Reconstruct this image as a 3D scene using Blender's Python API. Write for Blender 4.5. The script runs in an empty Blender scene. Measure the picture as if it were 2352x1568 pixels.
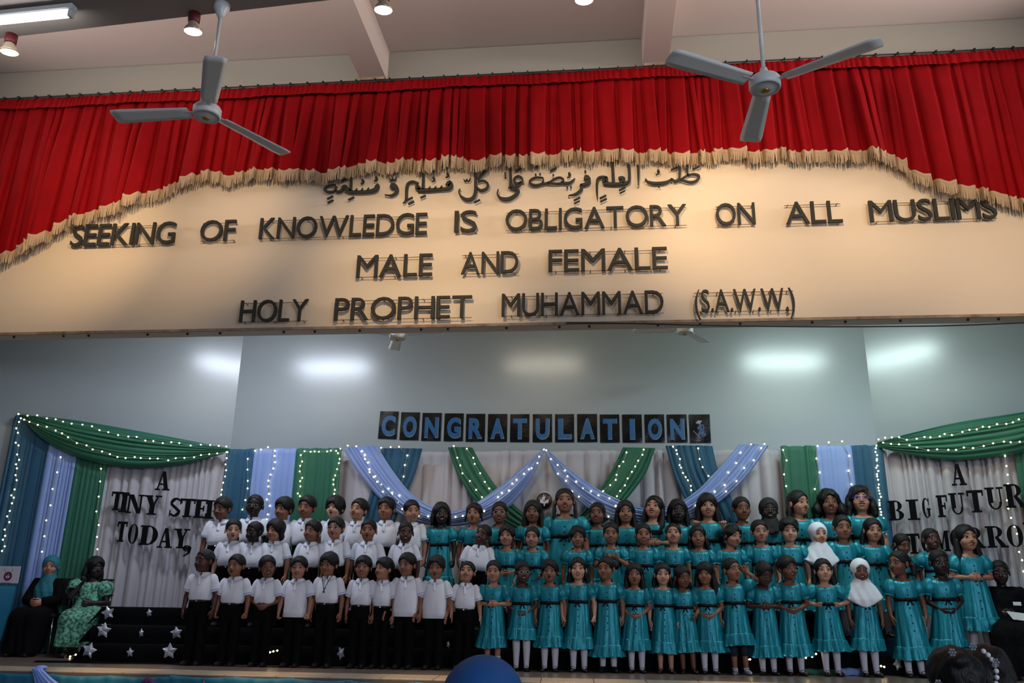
import bpy, math, random
import numpy as np
from mathutils import Vector, Matrix, Euler

random.seed(7)
RNG = np.random.default_rng(7)
C = bpy.context.scene.collection
SC = bpy.context.scene
PI = math.pi

# ------------------------------------------------------------------ camera
F = 1900.0
PIT, YAW, ROL = math.radians(17.1), math.radians(-6.22), math.radians(0.89)
ZC = 0.75                      # camera height above the stage floor (stage floor is z = 0, hall floor z = -0.75)
HALL_Z = -0.75
_fw = np.array([math.sin(YAW) * math.cos(PIT), math.cos(YAW) * math.cos(PIT), math.sin(PIT)])
_rt0 = np.array([math.cos(YAW), -math.sin(YAW), 0.0])
_up0 = np.cross(_rt0, _fw)
AX_R = _rt0 * math.cos(ROL) + _up0 * math.sin(ROL)
AX_U = -_rt0 * math.sin(ROL) + _up0 * math.cos(ROL)
AX_F = _fw
cam = bpy.data.cameras.new('camera')
cam.sensor_width = 36.0
cam.sensor_fit = 'HORIZONTAL'
cam.lens = F * 36.0 / 2352.0
cam.clip_start, cam.clip_end = 0.05, 200
camo = bpy.data.objects.new('camera', cam)
C.objects.link(camo)
camo.matrix_world = Matrix(((AX_R[0], AX_U[0], -AX_F[0], 0), (AX_R[1], AX_U[1], -AX_F[1], 0), (AX_R[2], AX_U[2], -AX_F[2], ZC), (0, 0, 0, 1)))
SC.camera = camo


def ray(x, y):
    return AX_R * (x - 1176) - AX_U * (y - 784) + AX_F * F


def atY(x, y, Y):
    d = ray(x, y)
    t = Y / d[1]
    return np.array([d[0] * t, Y, ZC + d[2] * t])


def atZ(x, y, Z):
    d = ray(x, y)
    t = (Z - ZC) / d[2]
    return np.array([d[0] * t, d[1] * t, Z])


def onplane(x, y, p, n):
    d = ray(x, y)
    o = np.array([0, 0, ZC])
    t = np.dot(np.asarray(p, float) - o, n) / np.dot(d, n)
    return o + d * t


# ------------------------------------------------------------------ world, exposure, lights of the hall
SC.view_settings.view_transform = 'Standard'
SC.view_settings.look = 'None'
SC.view_settings.gamma = 1.0
SC.view_settings.use_curve_mapping = False
SC.view_settings.exposure = 0.0
SC.cycles.max_bounces = 6
SC.cycles.diffuse_bounces = 3
SC.cycles.glossy_bounces = 3
SC.cycles.sample_clamp_indirect = 4.0
W = bpy.data.worlds.new('hall_light')
SC.world = W
W.use_nodes = True
bg = W.node_tree.nodes['Background']
bg.inputs[0].default_value = (0.60, 0.70, 0.92, 1)
bg.inputs[1].default_value = 0.145


def light(name, kind, loc, energy, color, target=None, **kw):
    l = bpy.data.lights.new(name, kind)
    l.energy = energy
    l.color = color
    for k, v in kw.items():
        setattr(l, k, v)
    o = bpy.data.objects.new(name, l)
    C.objects.link(o)
    o.location = loc
    if target is not None:
        o.rotation_euler = (Vector(target) - Vector(loc)).to_track_quat('-Z', 'Y').to_euler()
    return o


# daylight from the hall's windows, behind the camera and to its right
light('window_light', 'AREA', (6.5, -4.0, 3.2), 440, (0.72, 0.83, 1.0), (0.5, 10, 0.8), shape='RECTANGLE', size=7, size_y=2.6)
light('window_light', 'AREA', (-6.5, -3.0, 3.2), 25, (0.70, 0.81, 1.0), (-1.0, 10, 0.8), shape='RECTANGLE', size=5, size_y=2.6)
# added fill lights that brighten the high ceiling bay, beyond both ends of the picture
light('bay_fill_light', 'AREA', (6.2, 6.2, 5.75), 80, (1.0, .90, .86), (0.5, 6.6, 7.0), shape='RECTANGLE', size=2.2, size_y=.7, spread=math.radians(75))
light('bay_fill_light', 'AREA', (-8.9, 6.2, 5.75), 50, (1.0, .90, .86), (-2.5, 6.6, 7.0), shape='RECTANGLE', size=2.2, size_y=.7, spread=math.radians(75))
# and one long added fill, no real window, in the step between the lowered ceiling and the bay
light('bay_fill_light', 'AREA', (-1.2, 5.3, 6.1), 68, (1.0, .90, .86), (-1.2, 7.2, 7.0), shape='RECTANGLE', size=12, size_y=.7, spread=math.radians(95))
# fluorescent battens under the stage ceiling just behind the proscenium wall (tube, x, colour, power)
STAGE_TUBES = [(-4.45, (0.78, 0.86, 1.0), 70), (-0.89, (1.0, 0.90, 0.74), 18), (2.94, (0.78, 1.0, 0.98), 62)]
# warm reflector lamps in a row on the edge of the lowered ceiling: x, power, the spot of the cream wall each is turned to
SPOTS = [(-4.65, 150, (120, 520)), (-3.05, 120, (420, 470)), (-1.53, 150, (980, 590)), (-0.06, 130, (1420, 430)), (1.45, 190, (1760, 500)), (2.95, 115, (2250, 520)), (4.45, 60, (2420, 560))]

# ------------------------------------------------------------------ materials
MATS = {}


def mat(name, col, rough=0.6, metal=0.0, spec=0.5, noise=None, bump=None, emit=None, attr=None, coat=0.0, sheen=0.0, stretch=None, alpha=None, wave=None, bdist=0.01):
    """noise = (scale, second colour, amount); bump = (scale, strength); wave = (scale, strength, axis)"""
    if name in MATS:
        return MATS[name]
    m = bpy.data.materials.new(name)
    m.use_nodes = True
    nt = m.node_tree
    b = nt.nodes['Principled BSDF']
    b.inputs['Base Color'].default_value = (*col, 1)
    b.inputs['Roughness'].default_value = rough
    b.inputs['Metallic'].default_value = metal
    b.inputs['Specular IOR Level'].default_value = spec
    if coat:
        b.inputs['Coat Weight'].default_value = coat
        b.inputs['Coat Roughness'].default_value = 0.15
    if sheen:
        b.inputs['Sheen Weight'].default_value = sheen
    src = None
    tc = None
    if noise or bump or wave:
        tc = nt.nodes.new('ShaderNodeTexCoord')
        mp = nt.nodes.new('ShaderNodeMapping')
        nt.links.new(tc.outputs['Object'], mp.inputs[0])
        if stretch:
            mp.inputs['Scale'].default_value = stretch
        tc = mp
    if noise:
        n = nt.nodes.new('ShaderNodeTexNoise')
        n.inputs['Scale'].default_value = noise[0]
        n.inputs['Detail'].default_value = 4
        nt.links.new(tc.outputs[0], n.inputs['Vector'])
        r = nt.nodes.new('ShaderNodeValToRGB')
        r.color_ramp.elements[0].position = 0.5 - noise[2]
        r.color_ramp.elements[1].position = 0.5 + noise[2]
        r.color_ramp.elements[0].color = (*noise[1], 1)
        r.color_ramp.elements[1].color = (*col, 1)
        nt.links.new(n.outputs['Fac'], r.inputs[0])
        src = r.outputs[0]
    if attr:
        a = nt.nodes.new('ShaderNodeAttribute')
        a.attribute_name = attr
        mx = nt.nodes.new('ShaderNodeMix')
        mx.data_type = 'RGBA'
        mx.blend_type = 'MULTIPLY'
        mx.inputs['Factor'].default_value = 1.0
        if src:
            nt.links.new(src, mx.inputs['A'])
        else:
            mx.inputs['A'].default_value = (*col, 1)
        nt.links.new(a.outputs['Color'], mx.inputs['B'])
        src = mx.outputs['Result']
    if src:
        nt.links.new(src, b.inputs['Base Color'])
    hgt = None
    if bump:
        n2 = nt.nodes.new('ShaderNodeTexNoise')
        n2.inputs['Scale'].default_value = bump[0]
        n2.inputs['Detail'].default_value = 3
        nt.links.new(tc.outputs[0], n2.inputs['Vector'])
        hgt, st = n2.outputs['Fac'], bump[1]
    if wave:
        w = nt.nodes.new('ShaderNodeTexWave')
        w.inputs['Scale'].default_value = wave[0]
        w.inputs['Distortion'].default_value = 3
        w.bands_direction = wave[2]
        nt.links.new(tc.outputs[0], w.inputs['Vector'])
        hgt, st = w.outputs['Fac'], wave[1]
    if hgt is not None:
        bp = nt.nodes.new('ShaderNodeBump')
        bp.inputs['Strength'].default_value = st
        bp.inputs['Distance'].default_value = bdist
        nt.links.new(hgt, bp.inputs['Height'])
        nt.links.new(bp.outputs[0], b.inputs['Normal'])
    if emit:
        b.inputs['Emission Color'].default_value = (*emit[0], 1)
        b.inputs['Emission Strength'].default_value = emit[1]
    MATS[name] = m
    return m


def srgb(r, g, b):
    f = lambda c: ((c / 255 + 0.055) / 1.055) ** 2.4 if c / 255 > 0.04045 else c / 255 / 12.92
    return (f(r), f(g), f(b))


# ------------------------------------------------------------------ mesh helpers
class G:
    """collects vertices and faces of one mesh, each face with a material slot"""

    def __init__(self):
        self.v, self.f, self.m, self.n = [], [], [], 0

    def add(self, V, Fa, mi=0):
        V = np.asarray(V, float).reshape(-1, 3)
        o = self.n
        self.v.append(V)
        self.n += len(V)
        if isinstance(Fa, np.ndarray):
            Fa = Fa.tolist()
        for f in Fa:
            self.f.append([i + o for i in f])
        if np.isscalar(mi):
            self.m += [mi] * len(Fa)
        else:
            self.m += list(mi)
        return self

    def grid(self, P, wrap=False, mi=0, cap0=False, cap1=False, mrow=None):
        P = np.asarray(P, float)
        n, m = P.shape[:2]
        F_, M_ = [], []
        for i in range(n - 1):
            for j in range(m if wrap else m - 1):
                k = (j + 1) % m
                F_.append((i * m + j, i * m + k, (i + 1) * m + k, (i + 1) * m + j))
                M_.append(mi if mrow is None else mrow[i])
        if cap0:
            F_.append(list(range(m))[::-1]); M_.append(mi if mrow is None else mrow[0])
        if cap1:
            F_.append([(n - 1) * m + j for j in range(m)]); M_.append(mi if mrow is None else mrow[-1])
        return self.add(P.reshape(-1, 3), F_, M_)

    def box(self, c, s, rot=None, mi=0, bev=0.0):
        h = np.array(s, float) / 2
        b = min(bev, h.min() * 0.9)
        if b > 0:
            V, F_ = _bevbox(h, b)
        else:
            V = np.array([(x, y, z) for x in (-1, 1) for y in (-1, 1) for z in (-1, 1)], float) * h
            F_ = [(0, 1, 3, 2), (4, 6, 7, 5), (0, 4, 5, 1), (2, 3, 7, 6), (0, 2, 6, 4), (1, 5, 7, 3)]
        if rot is not None:
            V = V @ np.array(rot, float).T
        return self.add(V + np.array(c, float), F_, mi)

    def tube(self, pts, r, seg=8, mi=0, caps=True, squash=None):
        pts = [np.array(p, float) for p in pts]
        rr = r if hasattr(r, '__len__') else [r] * len(pts)
        rings = []
        prev = None
        for i, p in enumerate(pts):
            d = pts[min(i + 1, len(pts) - 1)] - pts[max(i - 1, 0)]
            d = d / (np.linalg.norm(d) + 1e-9)
            if prev is None:
                ref = np.array([0, 0, 1.0]) if abs(d[2]) < 0.9 else np.array([0, 1.0, 0])
                u = np.cross(ref, d)
            else:
                u = prev - d * np.dot(prev, d)
            u /= np.linalg.norm(u) + 1e-9
            prev = u
            v = np.cross(d, u)
            a = np.linspace(0, 2 * PI, seg, endpoint=False)
            sq = squash if squash else (1, 1)
            rings.append(p + rr[i] * (np.cos(a)[:, None] * u * sq[0] + np.sin(a)[:, None] * v * sq[1]))
        return self.grid(np.array(rings), True, mi, caps, caps)

    def lathe(self, prof, c=(0, 0, 0), seg=24, mi=0, axis='z', mrow=None):
        a = np.linspace(0, 2 * PI, seg, endpoint=False)
        P = np.array([[(r * math.cos(t), r * math.sin(t), z) for t in a] for r, z in prof])
        if axis == 'y':
            P = P[..., [0, 2, 1]]
        return self.grid(P + np.array(c, float), True, mi, True, True, mrow)

    def ell(self, c, r, seg=12, rings=8, mi=0, rot=None):
        a = np.linspace(0, 2 * PI, seg, endpoint=False)
        b = np.linspace(-PI / 2 + 0.12, PI / 2 - 0.12, rings)
        P = np.array([[(math.cos(t) * math.cos(u) * r[0], math.sin(t) * math.cos(u) * r[1], math.sin(u) * r[2]) for t in a] for u in b])
        if rot is not None:
            P = P @ np.array(rot, float).T
        return self.grid(P + np.array(c, float), True, mi, True, True)

    def prism(self, poly, y0, y1, mi=0, tf=None):
        """polygon in x,z extruded from y0 to y1"""
        n = len(poly)
        V = [(x, y0, z) for x, z in poly] + [(x, y1, z) for x, z in poly]
        F_ = [list(range(n)), list(range(2 * n - 1, n - 1, -1))]
        F_ += [(i, i + n, (i + 1) % n + n, (i + 1) % n) for i in range(n)]
        V = np.array(V, float)
        if tf is not None:
            V = tf(V)
        return self.add(V, F_, mi)

    def build(self, name, mats, parent=None, smooth=True, auto=None):
        V = np.concatenate(self.v) if self.v else np.zeros((0, 3))
        return link(name, mesh(name, V, self.f, mats, self.m, smooth), parent)


def _bevbox(h, b):
    pts = {}
    V = []
    for sx in (-1, 1):
        for sy in (-1, 1):
            for sz in (-1, 1):
                s = np.array([sx, sy, sz])
                for ax in range(3):
                    q = h.copy() - b
                    q[ax] = h[ax]
                    pts[(sx, sy, sz, ax)] = len(V)
                    V.append(q * s)
    F_ = []
    for ax in range(3):
        o = [i for i in range(3) if i != ax]
        for s in (-1, 1):
            f = []
            for a, c in ((-1, -1), (1, -1), (1, 1), (-1, 1)):
                k = [0, 0, 0]
                k[ax] = s; k[o[0]] = a; k[o[1]] = c
                f.append(pts[(*k, ax)])
            F_.append(f)
    for ax in range(3):
        o = [i for i in range(3) if i != ax]
        for a in (-1, 1):
            for c in (-1, 1):
                k0 = [0, 0, 0]; k0[o[0]] = a; k0[o[1]] = c
                k1 = list(k0); k0[ax] = -1; k1[ax] = 1
                F_.append([pts[(*k0, o[0])], pts[(*k1, o[0])], pts[(*k1, o[1])], pts[(*k0, o[1])]])
    for sx in (-1, 1):
        for sy in (-1, 1):
            for sz in (-1, 1):
                F_.append([pts[(sx, sy, sz, a)] for a in range(3)])
    return np.array(V), F_


def mesh(name, V, F_, mats, mi=None, smooth=True, tint=None):
    me = bpy.data.meshes.new(name)
    V = np.ascontiguousarray(V, dtype=np.float32)
    tot = np.array([len(f) for f in F_], dtype=np.int32)
    st = np.concatenate([[0], np.cumsum(tot)[:-1]]).astype(np.int32) if len(tot) else tot
    idx = F_.ravel().astype(np.int32) if isinstance(F_, np.ndarray) else np.fromiter((i for f in F_ for i in f), dtype=np.int32, count=int(tot.sum()))
    me.vertices.add(len(V)); me.loops.add(len(idx)); me.polygons.add(len(tot))
    me.vertices.foreach_set('co', V.ravel())
    me.loops.foreach_set('vertex_index', idx)
    me.polygons.foreach_set('loop_start', st)
    me.polygons.foreach_set('loop_total', tot)
    me.polygons.foreach_set('use_smooth', np.full(len(tot), smooth, dtype=bool))
    for m in (mats if isinstance(mats, (list, tuple)) else [mats]):
        me.materials.append(m)
    if mi is not None and len(mi):
        me.polygons.foreach_set('material_index', np.asarray(mi, dtype=np.int32))
    if tint is not None:
        a = me.color_attributes.new('tint', 'FLOAT_COLOR', 'POINT')
        a.data.foreach_set('color', np.ascontiguousarray(np.c_[tint, np.ones(len(tint))], dtype=np.float32).ravel())
    me.update(calc_edges=True)
    return me


def link(name, me, parent=None, mw=None):
    o = bpy.data.objects.new(name, me)
    C.objects.link(o)
    if parent is not None:
        o.parent = parent
    if mw is not None:
        o.matrix_local = mw
    return o


def tag(o, label, cat, group=None):
    o['label'] = label
    o['category'] = cat
    if group:
        o['group'] = group
    return o


def empty(name, loc, label=None, cat=None, group=None, rz=0.0):
    o = bpy.data.objects.new(name, None)
    o.empty_display_size = 0.05
    C.objects.link(o)
    o.location = loc
    o.rotation_euler = (0, 0, rz)
    if label:
        tag(o, label, cat, group)
    return o


def struct(o):
    o['kind'] = 'structure'
    return o


def resample(P, n):
    """Catmull-Rom through the given points, n samples by arc length"""
    P = np.asarray(P, float)
    if len(P) > 2:
        Q = np.vstack([2 * P[0] - P[1], P, 2 * P[-1] - P[-2]])
        out = []
        for i in range(len(P) - 1):
            p0, p1, p2, p3 = Q[i:i + 4]
            for t in np.linspace(0, 1, 12, endpoint=False):
                out.append(0.5 * ((2 * p1) + (-p0 + p2) * t + (2 * p0 - 5 * p1 + 4 * p2 - p3) * t * t + (-p0 + 3 * p1 - 3 * p2 + p3) * t ** 3))
        P = np.array(out + [P[-1]])
    d = np.r_[0, np.cumsum(np.linalg.norm(np.diff(P, axis=0), axis=1))]
    s = np.linspace(0, d[-1], n)
    return np.c_[tuple(np.interp(s, d, P[:, k]) for k in range(P.shape[1]))]


def fold_wave(u, n, rng, sharp=1.0):
    """irregular pleats: u in 0..1 -> height 0..1, n folds"""
    w = rng.uniform(0.35, 1.0, n) ** 1.6 + .12
    e = np.r_[0, np.cumsum(w) / w.sum()]
    h = rng.uniform(0.3, 1.0, n)
    i = np.clip(np.searchsorted(e, u, side='right') - 1, 0, n - 1)
    t = (u - e[i]) / (e[i + 1] - e[i])
    return h[i] * (np.sin(PI * t)) ** sharp


# ------------------------------------------------------------------ signed distance helpers and surface nets
def ellip(P, c, r):
    q = P - np.array(c, dtype=np.float32)
    r = np.array(r, dtype=np.float32)
    k0 = np.sqrt(((q / r) ** 2).sum(-1))
    k1 = np.sqrt(((q / (r * r)) ** 2).sum(-1)) + 1e-6
    return k0 * (k0 - 1) / k1


def rcone(P, a, b, ra, rb):
    a = np.array(a, dtype=np.float32); b = np.array(b, dtype=np.float32)
    ba = b - a
    pa = P - a
    h = np.clip((pa @ ba) / (ba @ ba + 1e-9), 0, 1)
    return np.linalg.norm(pa - h[..., None] * ba, axis=-1) - (ra + (rb - ra) * h)


def smin(a, b, k):
    h = np.clip(0.5 + 0.5 * (b - a) / k, 0, 1)
    return b + (a - b) * h - k * h * (1 - h)


def smax(a, b, k):
    return -smin(-a, -b, k)


def chain(P, pts, rad):
    d = None
    for i in range(len(pts) - 1):
        e = rcone(P, pts[i], pts[i + 1], rad[i], rad[i + 1])
        d = e if d is None else np.minimum(d, e)
    return d


def surfnet(f, xs, ys, zs):
    xs, ys, zs = (np.asarray(a, dtype=np.float32) for a in (xs, ys, zs))
    P = np.stack(np.meshgrid(xs, ys, zs, indexing='ij'), -1)
    v = f(P)
    s = v < 0
    cs = [s[i:s.shape[0] - 1 + i, j:s.shape[1] - 1 + j, k:s.shape[2] - 1 + k] for i in (0, 1) for j in (0, 1) for k in (0, 1)]
    sm = sum(c.astype(np.int8) for c in cs)
    act = (sm > 0) & (sm < 8)
    I = np.argwhere(act)
    idm = np.full(act.shape, -1, dtype=np.int64)
    idm[act] = np.arange(len(I))
    acc = np.zeros((len(I), 3), dtype=np.float32)
    cnt = np.zeros(len(I), dtype=np.float32)
    for ax in range(3):
        o = [a for a in range(3) if a != ax]
        for a in (0, 1):
            for b in (0, 1):
                p = I.copy(); p[:, o[0]] += a; p[:, o[1]] += b
                q = p.copy(); q[:, ax] += 1
                va = v[p[:, 0], p[:, 1], p[:, 2]]; vb = v[q[:, 0], q[:, 1], q[:, 2]]
                x = (va < 0) != (vb < 0)
                t = np.where(x, va / np.where(x, va - vb, 1), 0)
                A = P[p[:, 0], p[:, 1], p[:, 2]]; B = P[q[:, 0], q[:, 1], q[:, 2]]
                acc += np.where(x[:, None], A + (B - A) * t[:, None], 0)
                cnt += x
    V = acc / cnt[:, None]
    Q = []
    for ax in range(3):
        o = [a for a in range(3) if a != ax]
        sl0 = [slice(None)] * 3; sl1 = [slice(None)] * 3
        sl0[ax] = slice(0, -1); sl1[ax] = slice(1, None)
        for k in o:
            sl0[k] = sl0[k] if k == ax else slice(1, -1)
            sl1[k] = slice(1, -1)
        A, B = s[tuple(sl0)], s[tuple(sl1)]
        for val in (True, False):
            E = np.argwhere((A != B) & (A == val))
            if not len(E):
                continue
            E = E.copy()
            for k in o:
                E[:, k] += 1
            c = []
            for da, db in ((-1, -1), (0, -1), (0, 0), (-1, 0)):
                e = E.copy(); e[:, o[0]] += da; e[:, o[1]] += db
                c.append(idm[e[:, 0], e[:, 1], e[:, 2]])
            q = np.stack(c, 1)
            flip = (val and ax == 1) or ((not val) and ax != 1)
            Q.append(q[:, ::-1] if flip else q)
    return V, np.concatenate(Q)


def boundary_loop(Fq):
    """vertex indices on open edges"""
    E = np.concatenate([Fq[:, [0, 1]], Fq[:, [1, 2]], Fq[:, [2, 3]], Fq[:, [3, 0]]])
    S = np.sort(E, 1)
    u, n = np.unique(S, axis=0, return_counts=True)
    return np.unique(u[n == 1])


def zipper(V, la, lb):
    """triangles between two rings (index lists la lower, lb upper) sorted by angle"""
    def srt(l):
        c = V[l].mean(0)
        a = np.arctan2(V[l][:, 1] - c[1], V[l][:, 0] - c[0])
        o = np.argsort(a)
        return l[o], a[o]
    la, aa = srt(la); lb, ab = srt(lb)
    i = j = 0
    T = []
    na, nb = len(la), len(lb)
    while i < na or j < nb:
        ta = aa[(i + 1) % na] + (2 * PI if i + 1 >= na else 0)
        tb = ab[(j + 1) % nb] + (2 * PI if j + 1 >= nb else 0)
        if j >= nb or (i < na and ta <= tb):
            T.append((la[i % na], la[(i + 1) % na], lb[j % nb])); i += 1
        else:
            T.append((la[i % na], lb[(j + 1) % nb], lb[j % nb])); j += 1
    return T
# ------------------------------------------------------------------ shell of the hall and the stage
BY = 8.30                      # front face of the proscenium wall
EDGE0, SKEW = 8.05, 0.04       # the stage edge runs slightly askew to it
def edge(x):
    return EDGE0 + SKEW * (x + 0.9)


M_CREAM = mat('cream_wall_paint', srgb(214, 196, 172), 0.55, noise=(0.9, srgb(206, 186, 160), 0.35), bump=(3, 0.03))
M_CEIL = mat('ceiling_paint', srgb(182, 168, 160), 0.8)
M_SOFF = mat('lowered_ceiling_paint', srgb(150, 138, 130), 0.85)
M_STWALL = mat('grey_gloss_wall_paint', srgb(148, 156, 158), 0.24, spec=0.6, noise=(0.6, srgb(142, 150, 153), 0.4), bump=(2.2, 0.05))
M_RUST = mat('rusty_metal', srgb(112, 78, 52), 0.7, noise=(9, srgb(160, 140, 118), 0.25))
M_DARKM = mat('dark_metal', srgb(40, 38, 38), 0.5, metal=0.6)
M_FLOOR = mat('stage_terrazzo', srgb(112, 98, 90), 0.28, spec=0.5, noise=(14, srgb(98, 86, 80), 0.3))
M_EDGET = mat('pale_edge_tile', srgb(176, 160, 140), 0.35, noise=(20, srgb(158, 142, 122), 0.25))
M_HALLF = mat('hall_floor_tile', srgb(120, 110, 104), 0.4)
M_WHITEM = mat('white_enamel', srgb(214, 214, 210), 0.35)
M_BLADE = mat('fan_blade_enamel', srgb(228, 224, 216), 0.5)
M_BRASS = mat('brass_badge', srgb(170, 140, 70), 0.35, metal=0.9)

L0, R0 = -9.4, 6.6
g = G().box(((L0 + R0) / 2, BY + .09, (3.49 + 7.0) / 2), (R0 - L0, .18, 7.0 - 3.49))
wf = struct(g.build('wall_front', [M_CREAM], smooth=False))
# thin trim strip and its screws along the bottom of the wall
g = G().box(((L0 + R0) / 2, BY - .008, 3.505), (R0 - L0, .016, .03))
tr = struct(g.build('trim_1', [M_RUST], smooth=False))
sg = G().lathe([(.001, -.006), (.014, -.006), (.014, .004), (.001, .004)], seg=8, axis='y')
sm = mesh('screw', np.concatenate(sg.v), sg.f, [M_DARKM])
for k in range(22):
    link('screw', sm, tr, Matrix.Translation((-6.6 + .51 * k + .12 * math.sin(k * 2.3), BY + .03, 3.478)))
# ceiling bay between the wall and the lowered ceiling
g = G().box(((L0 + R0) / 2, (5.0 + BY) / 2, 7.03), (R0 - L0, BY - 5.0 + .3, .1))
struct(g.build('ceiling', [M_CEIL], smooth=False))
for k, (xa, xb) in enumerate(((-2.75, -2.44), (.56, .85))):
    g = G().box(((xa + xb) / 2, (5.2 + BY) / 2, 6.78), (xb - xa, BY - 5.2, .42))
    struct(g.build('ceiling_beam', [M_CEIL], smooth=False))
    g = G().box(((xa + xb) / 2, BY - .06, 6.555), (xb - xa - .02, .12, .03))
    struct(g.build('beam_end_shade', [M_RUST], smooth=False))  # strip put in for the shadow gap where the beam meets the wall
# wall strip above the curtain rail catches no cream paint
g = G().box(((L0 + R0) / 2, BY - .012, 6.72), (R0 - L0, .024, .50))
struct(g.build('wall_upper', [mat('grey_green_wall_paint', srgb(132, 128, 118), 0.8)], smooth=False))
# lowered ceiling over the hall, its edge towards the stage slightly askew
def soffit_y(x):
    return 5.0 - .0745 * (x + 1.95)


V = [(L0, -4.7, 5.0), (R0, -4.7, 5.0), (R0, soffit_y(R0), 5.0), (L0, soffit_y(L0), 5.0)]
V += [(x, y, 5.4) for x, y, z in V]
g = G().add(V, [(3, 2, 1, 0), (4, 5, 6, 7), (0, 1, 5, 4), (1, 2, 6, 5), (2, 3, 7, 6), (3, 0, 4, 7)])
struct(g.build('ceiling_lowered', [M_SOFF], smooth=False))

# stage walls: a straight back and two wings turned forward
WB = 11.05
XL, XR = -5.15, 3.56
LA, LBp = np.array((XL, WB)), np.array((-9.3, WB - 4.15 * .43))
RA, RBp = np.array((XR, WB)), np.array((6.5, WB - 2.94 * .43))
def wallseg(name, p, q, z0, z1, m):
    p, q = np.array(p, float), np.array(q, float)
    d = (q - p) / np.linalg.norm(q - p)
    n = np.array((-d[1], d[0]))
    if n[1] < 0:
        n = -n
    V = [(*p, z0), (*q, z0), (*q, z1), (*p, z1)] + [(*(p + n * .12), z0), (*(q + n * .12), z0), (*(q + n * .12), z1), (*(p + n * .12), z1)]
    return struct(G().add(V, [(0, 1, 2, 3), (7, 6, 5, 4), (0, 4, 5, 1), (1, 5, 6, 2), (2, 6, 7, 3), (3, 7, 4, 0)]).build(name, [m], smooth=False))


wallseg('wall_back', LA, RA, 0, 4.6, M_STWALL)
wallseg('wall_left', LBp, LA, 0, 4.6, M_STWALL)
wallseg('wall_right', RA, RBp, 0, 4.6, M_STWALL)
g = G().box(((L0 + R0) / 2, 9.85, 4.62), (R0 - L0, 2.7, .1))
struct(g.build('ceiling_stage', [M_CEIL], smooth=False))
for x, nm in ((-8.6, 'wall_wing_left'), (6.2, 'wall_wing_right')):
    g = G().box((x, 8.4, 1.37), (1.4, .2, 4.26))
    struct(g.build(nm, [M_CREAM], smooth=False))

# stage floor with its row of pale edge tiles, and the hall floor
V = [(L0, edge(L0), 0), (R0, edge(R0), 0), (R0, 11.3, 0), (L0, 11.3, 0)]
V += [(x, y, -.12) for x, y, z in V]
fl = struct(G().add(V, [(0, 1, 2, 3), (7, 6, 5, 4), (0, 4, 5, 1), (1, 5, 6, 2), (2, 6, 7, 3), (3, 7, 4, 0)]).build('floor_stage', [M_FLOOR], smooth=False))
et = G().box((0, 0, 0), (.482, .42, .016), None, 0, .004)
etm = mesh('edge_tile', np.concatenate(et.v), et.f, [M_EDGET], smooth=False)
ft = G().box((0, 0, 0), (.485, .485, .012), None, 0, .003)
ftm = mesh('floor_tile', np.concatenate(ft.v), ft.f, [M_FLOOR], smooth=False)
sk_a = math.atan(SKEW)
for k in range(32):
    x = L0 + .25 + .49 * k * math.cos(sk_a)
    y = edge(x)
    if x < R0 - .3:
        link('edge_tile', etm, fl, Matrix.Translation((x, y + .215, .003 + .0012 * math.sin(k * 5.1))) @ Matrix.Rotation(sk_a, 4, 'Z'))
    if x < R0 - .3 and x > -7.6:
        link('floor_tile', ftm, fl, Matrix.Translation((x, y + .215 + .212 + .245, .0015 + .0008 * math.sin(k * 3.7))) @ Matrix.Rotation(sk_a, 4, 'Z'))
g = G().box(((L0 + R0) / 2, 3.6, HALL_Z - .05), (R0 - L0, 16, .1))
struct(g.build('floor_hall', [M_HALLF], smooth=False))
V = [(L0, edge(L0) + .02, HALL_Z), (R0, edge(R0) + .02, HALL_Z), (R0, edge(R0) + .02, -.1), (L0, edge(L0) + .02, -.1)]
V += [(x, y + .1, z) for x, y, z in V]
struct(G().add(V, [(0, 1, 2, 3), (7, 6, 5, 4), (0, 4, 5, 1), (1, 5, 6, 2), (2, 6, 7, 3), (3, 7, 4, 0)]).build('wall_stage_front', [M_CREAM], smooth=False))

# ------------------------------------------------------------------ lamps
M_TUBE = mat('lit_tube', (1, 1, 1), 0.4, emit=((0.93, 0.95, 1.0), 14))
M_LAMP = mat('lit_lamp_face', (1, .9, .7), 0.4, emit=((1.0, 0.80, 0.48), 9))
M_LAMPG = mat('lamp_reflector', srgb(190, 170, 140), 0.25, metal=0.3)
M_LAMPR = mat('red_lamp_holder', srgb(96, 26, 32), 0.5)


def batten(name, loc, L, label, group, m, rz=0.0):
    r = empty(name, loc, label, 'light', group, rz)
    g = G().box((0, 0, 0), (L, .075, .055), None, 0, .01)
    g.build('housing', [M_WHITEM], r, smooth=False)
    for s in (-1, 1):
        g = G().box((s * (L / 2 - .022), 0, -.055), (.035, .05, .06), None, 0, .008)
        g.build('end_holder', [M_WHITEM], r, smooth=False)
    g = G().tube([(-L / 2 + .035, 0, -.062), (L / 2 - .035, 0, -.062)], .019, 12)
    g.build('tube', [m], r)
    return r


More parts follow.
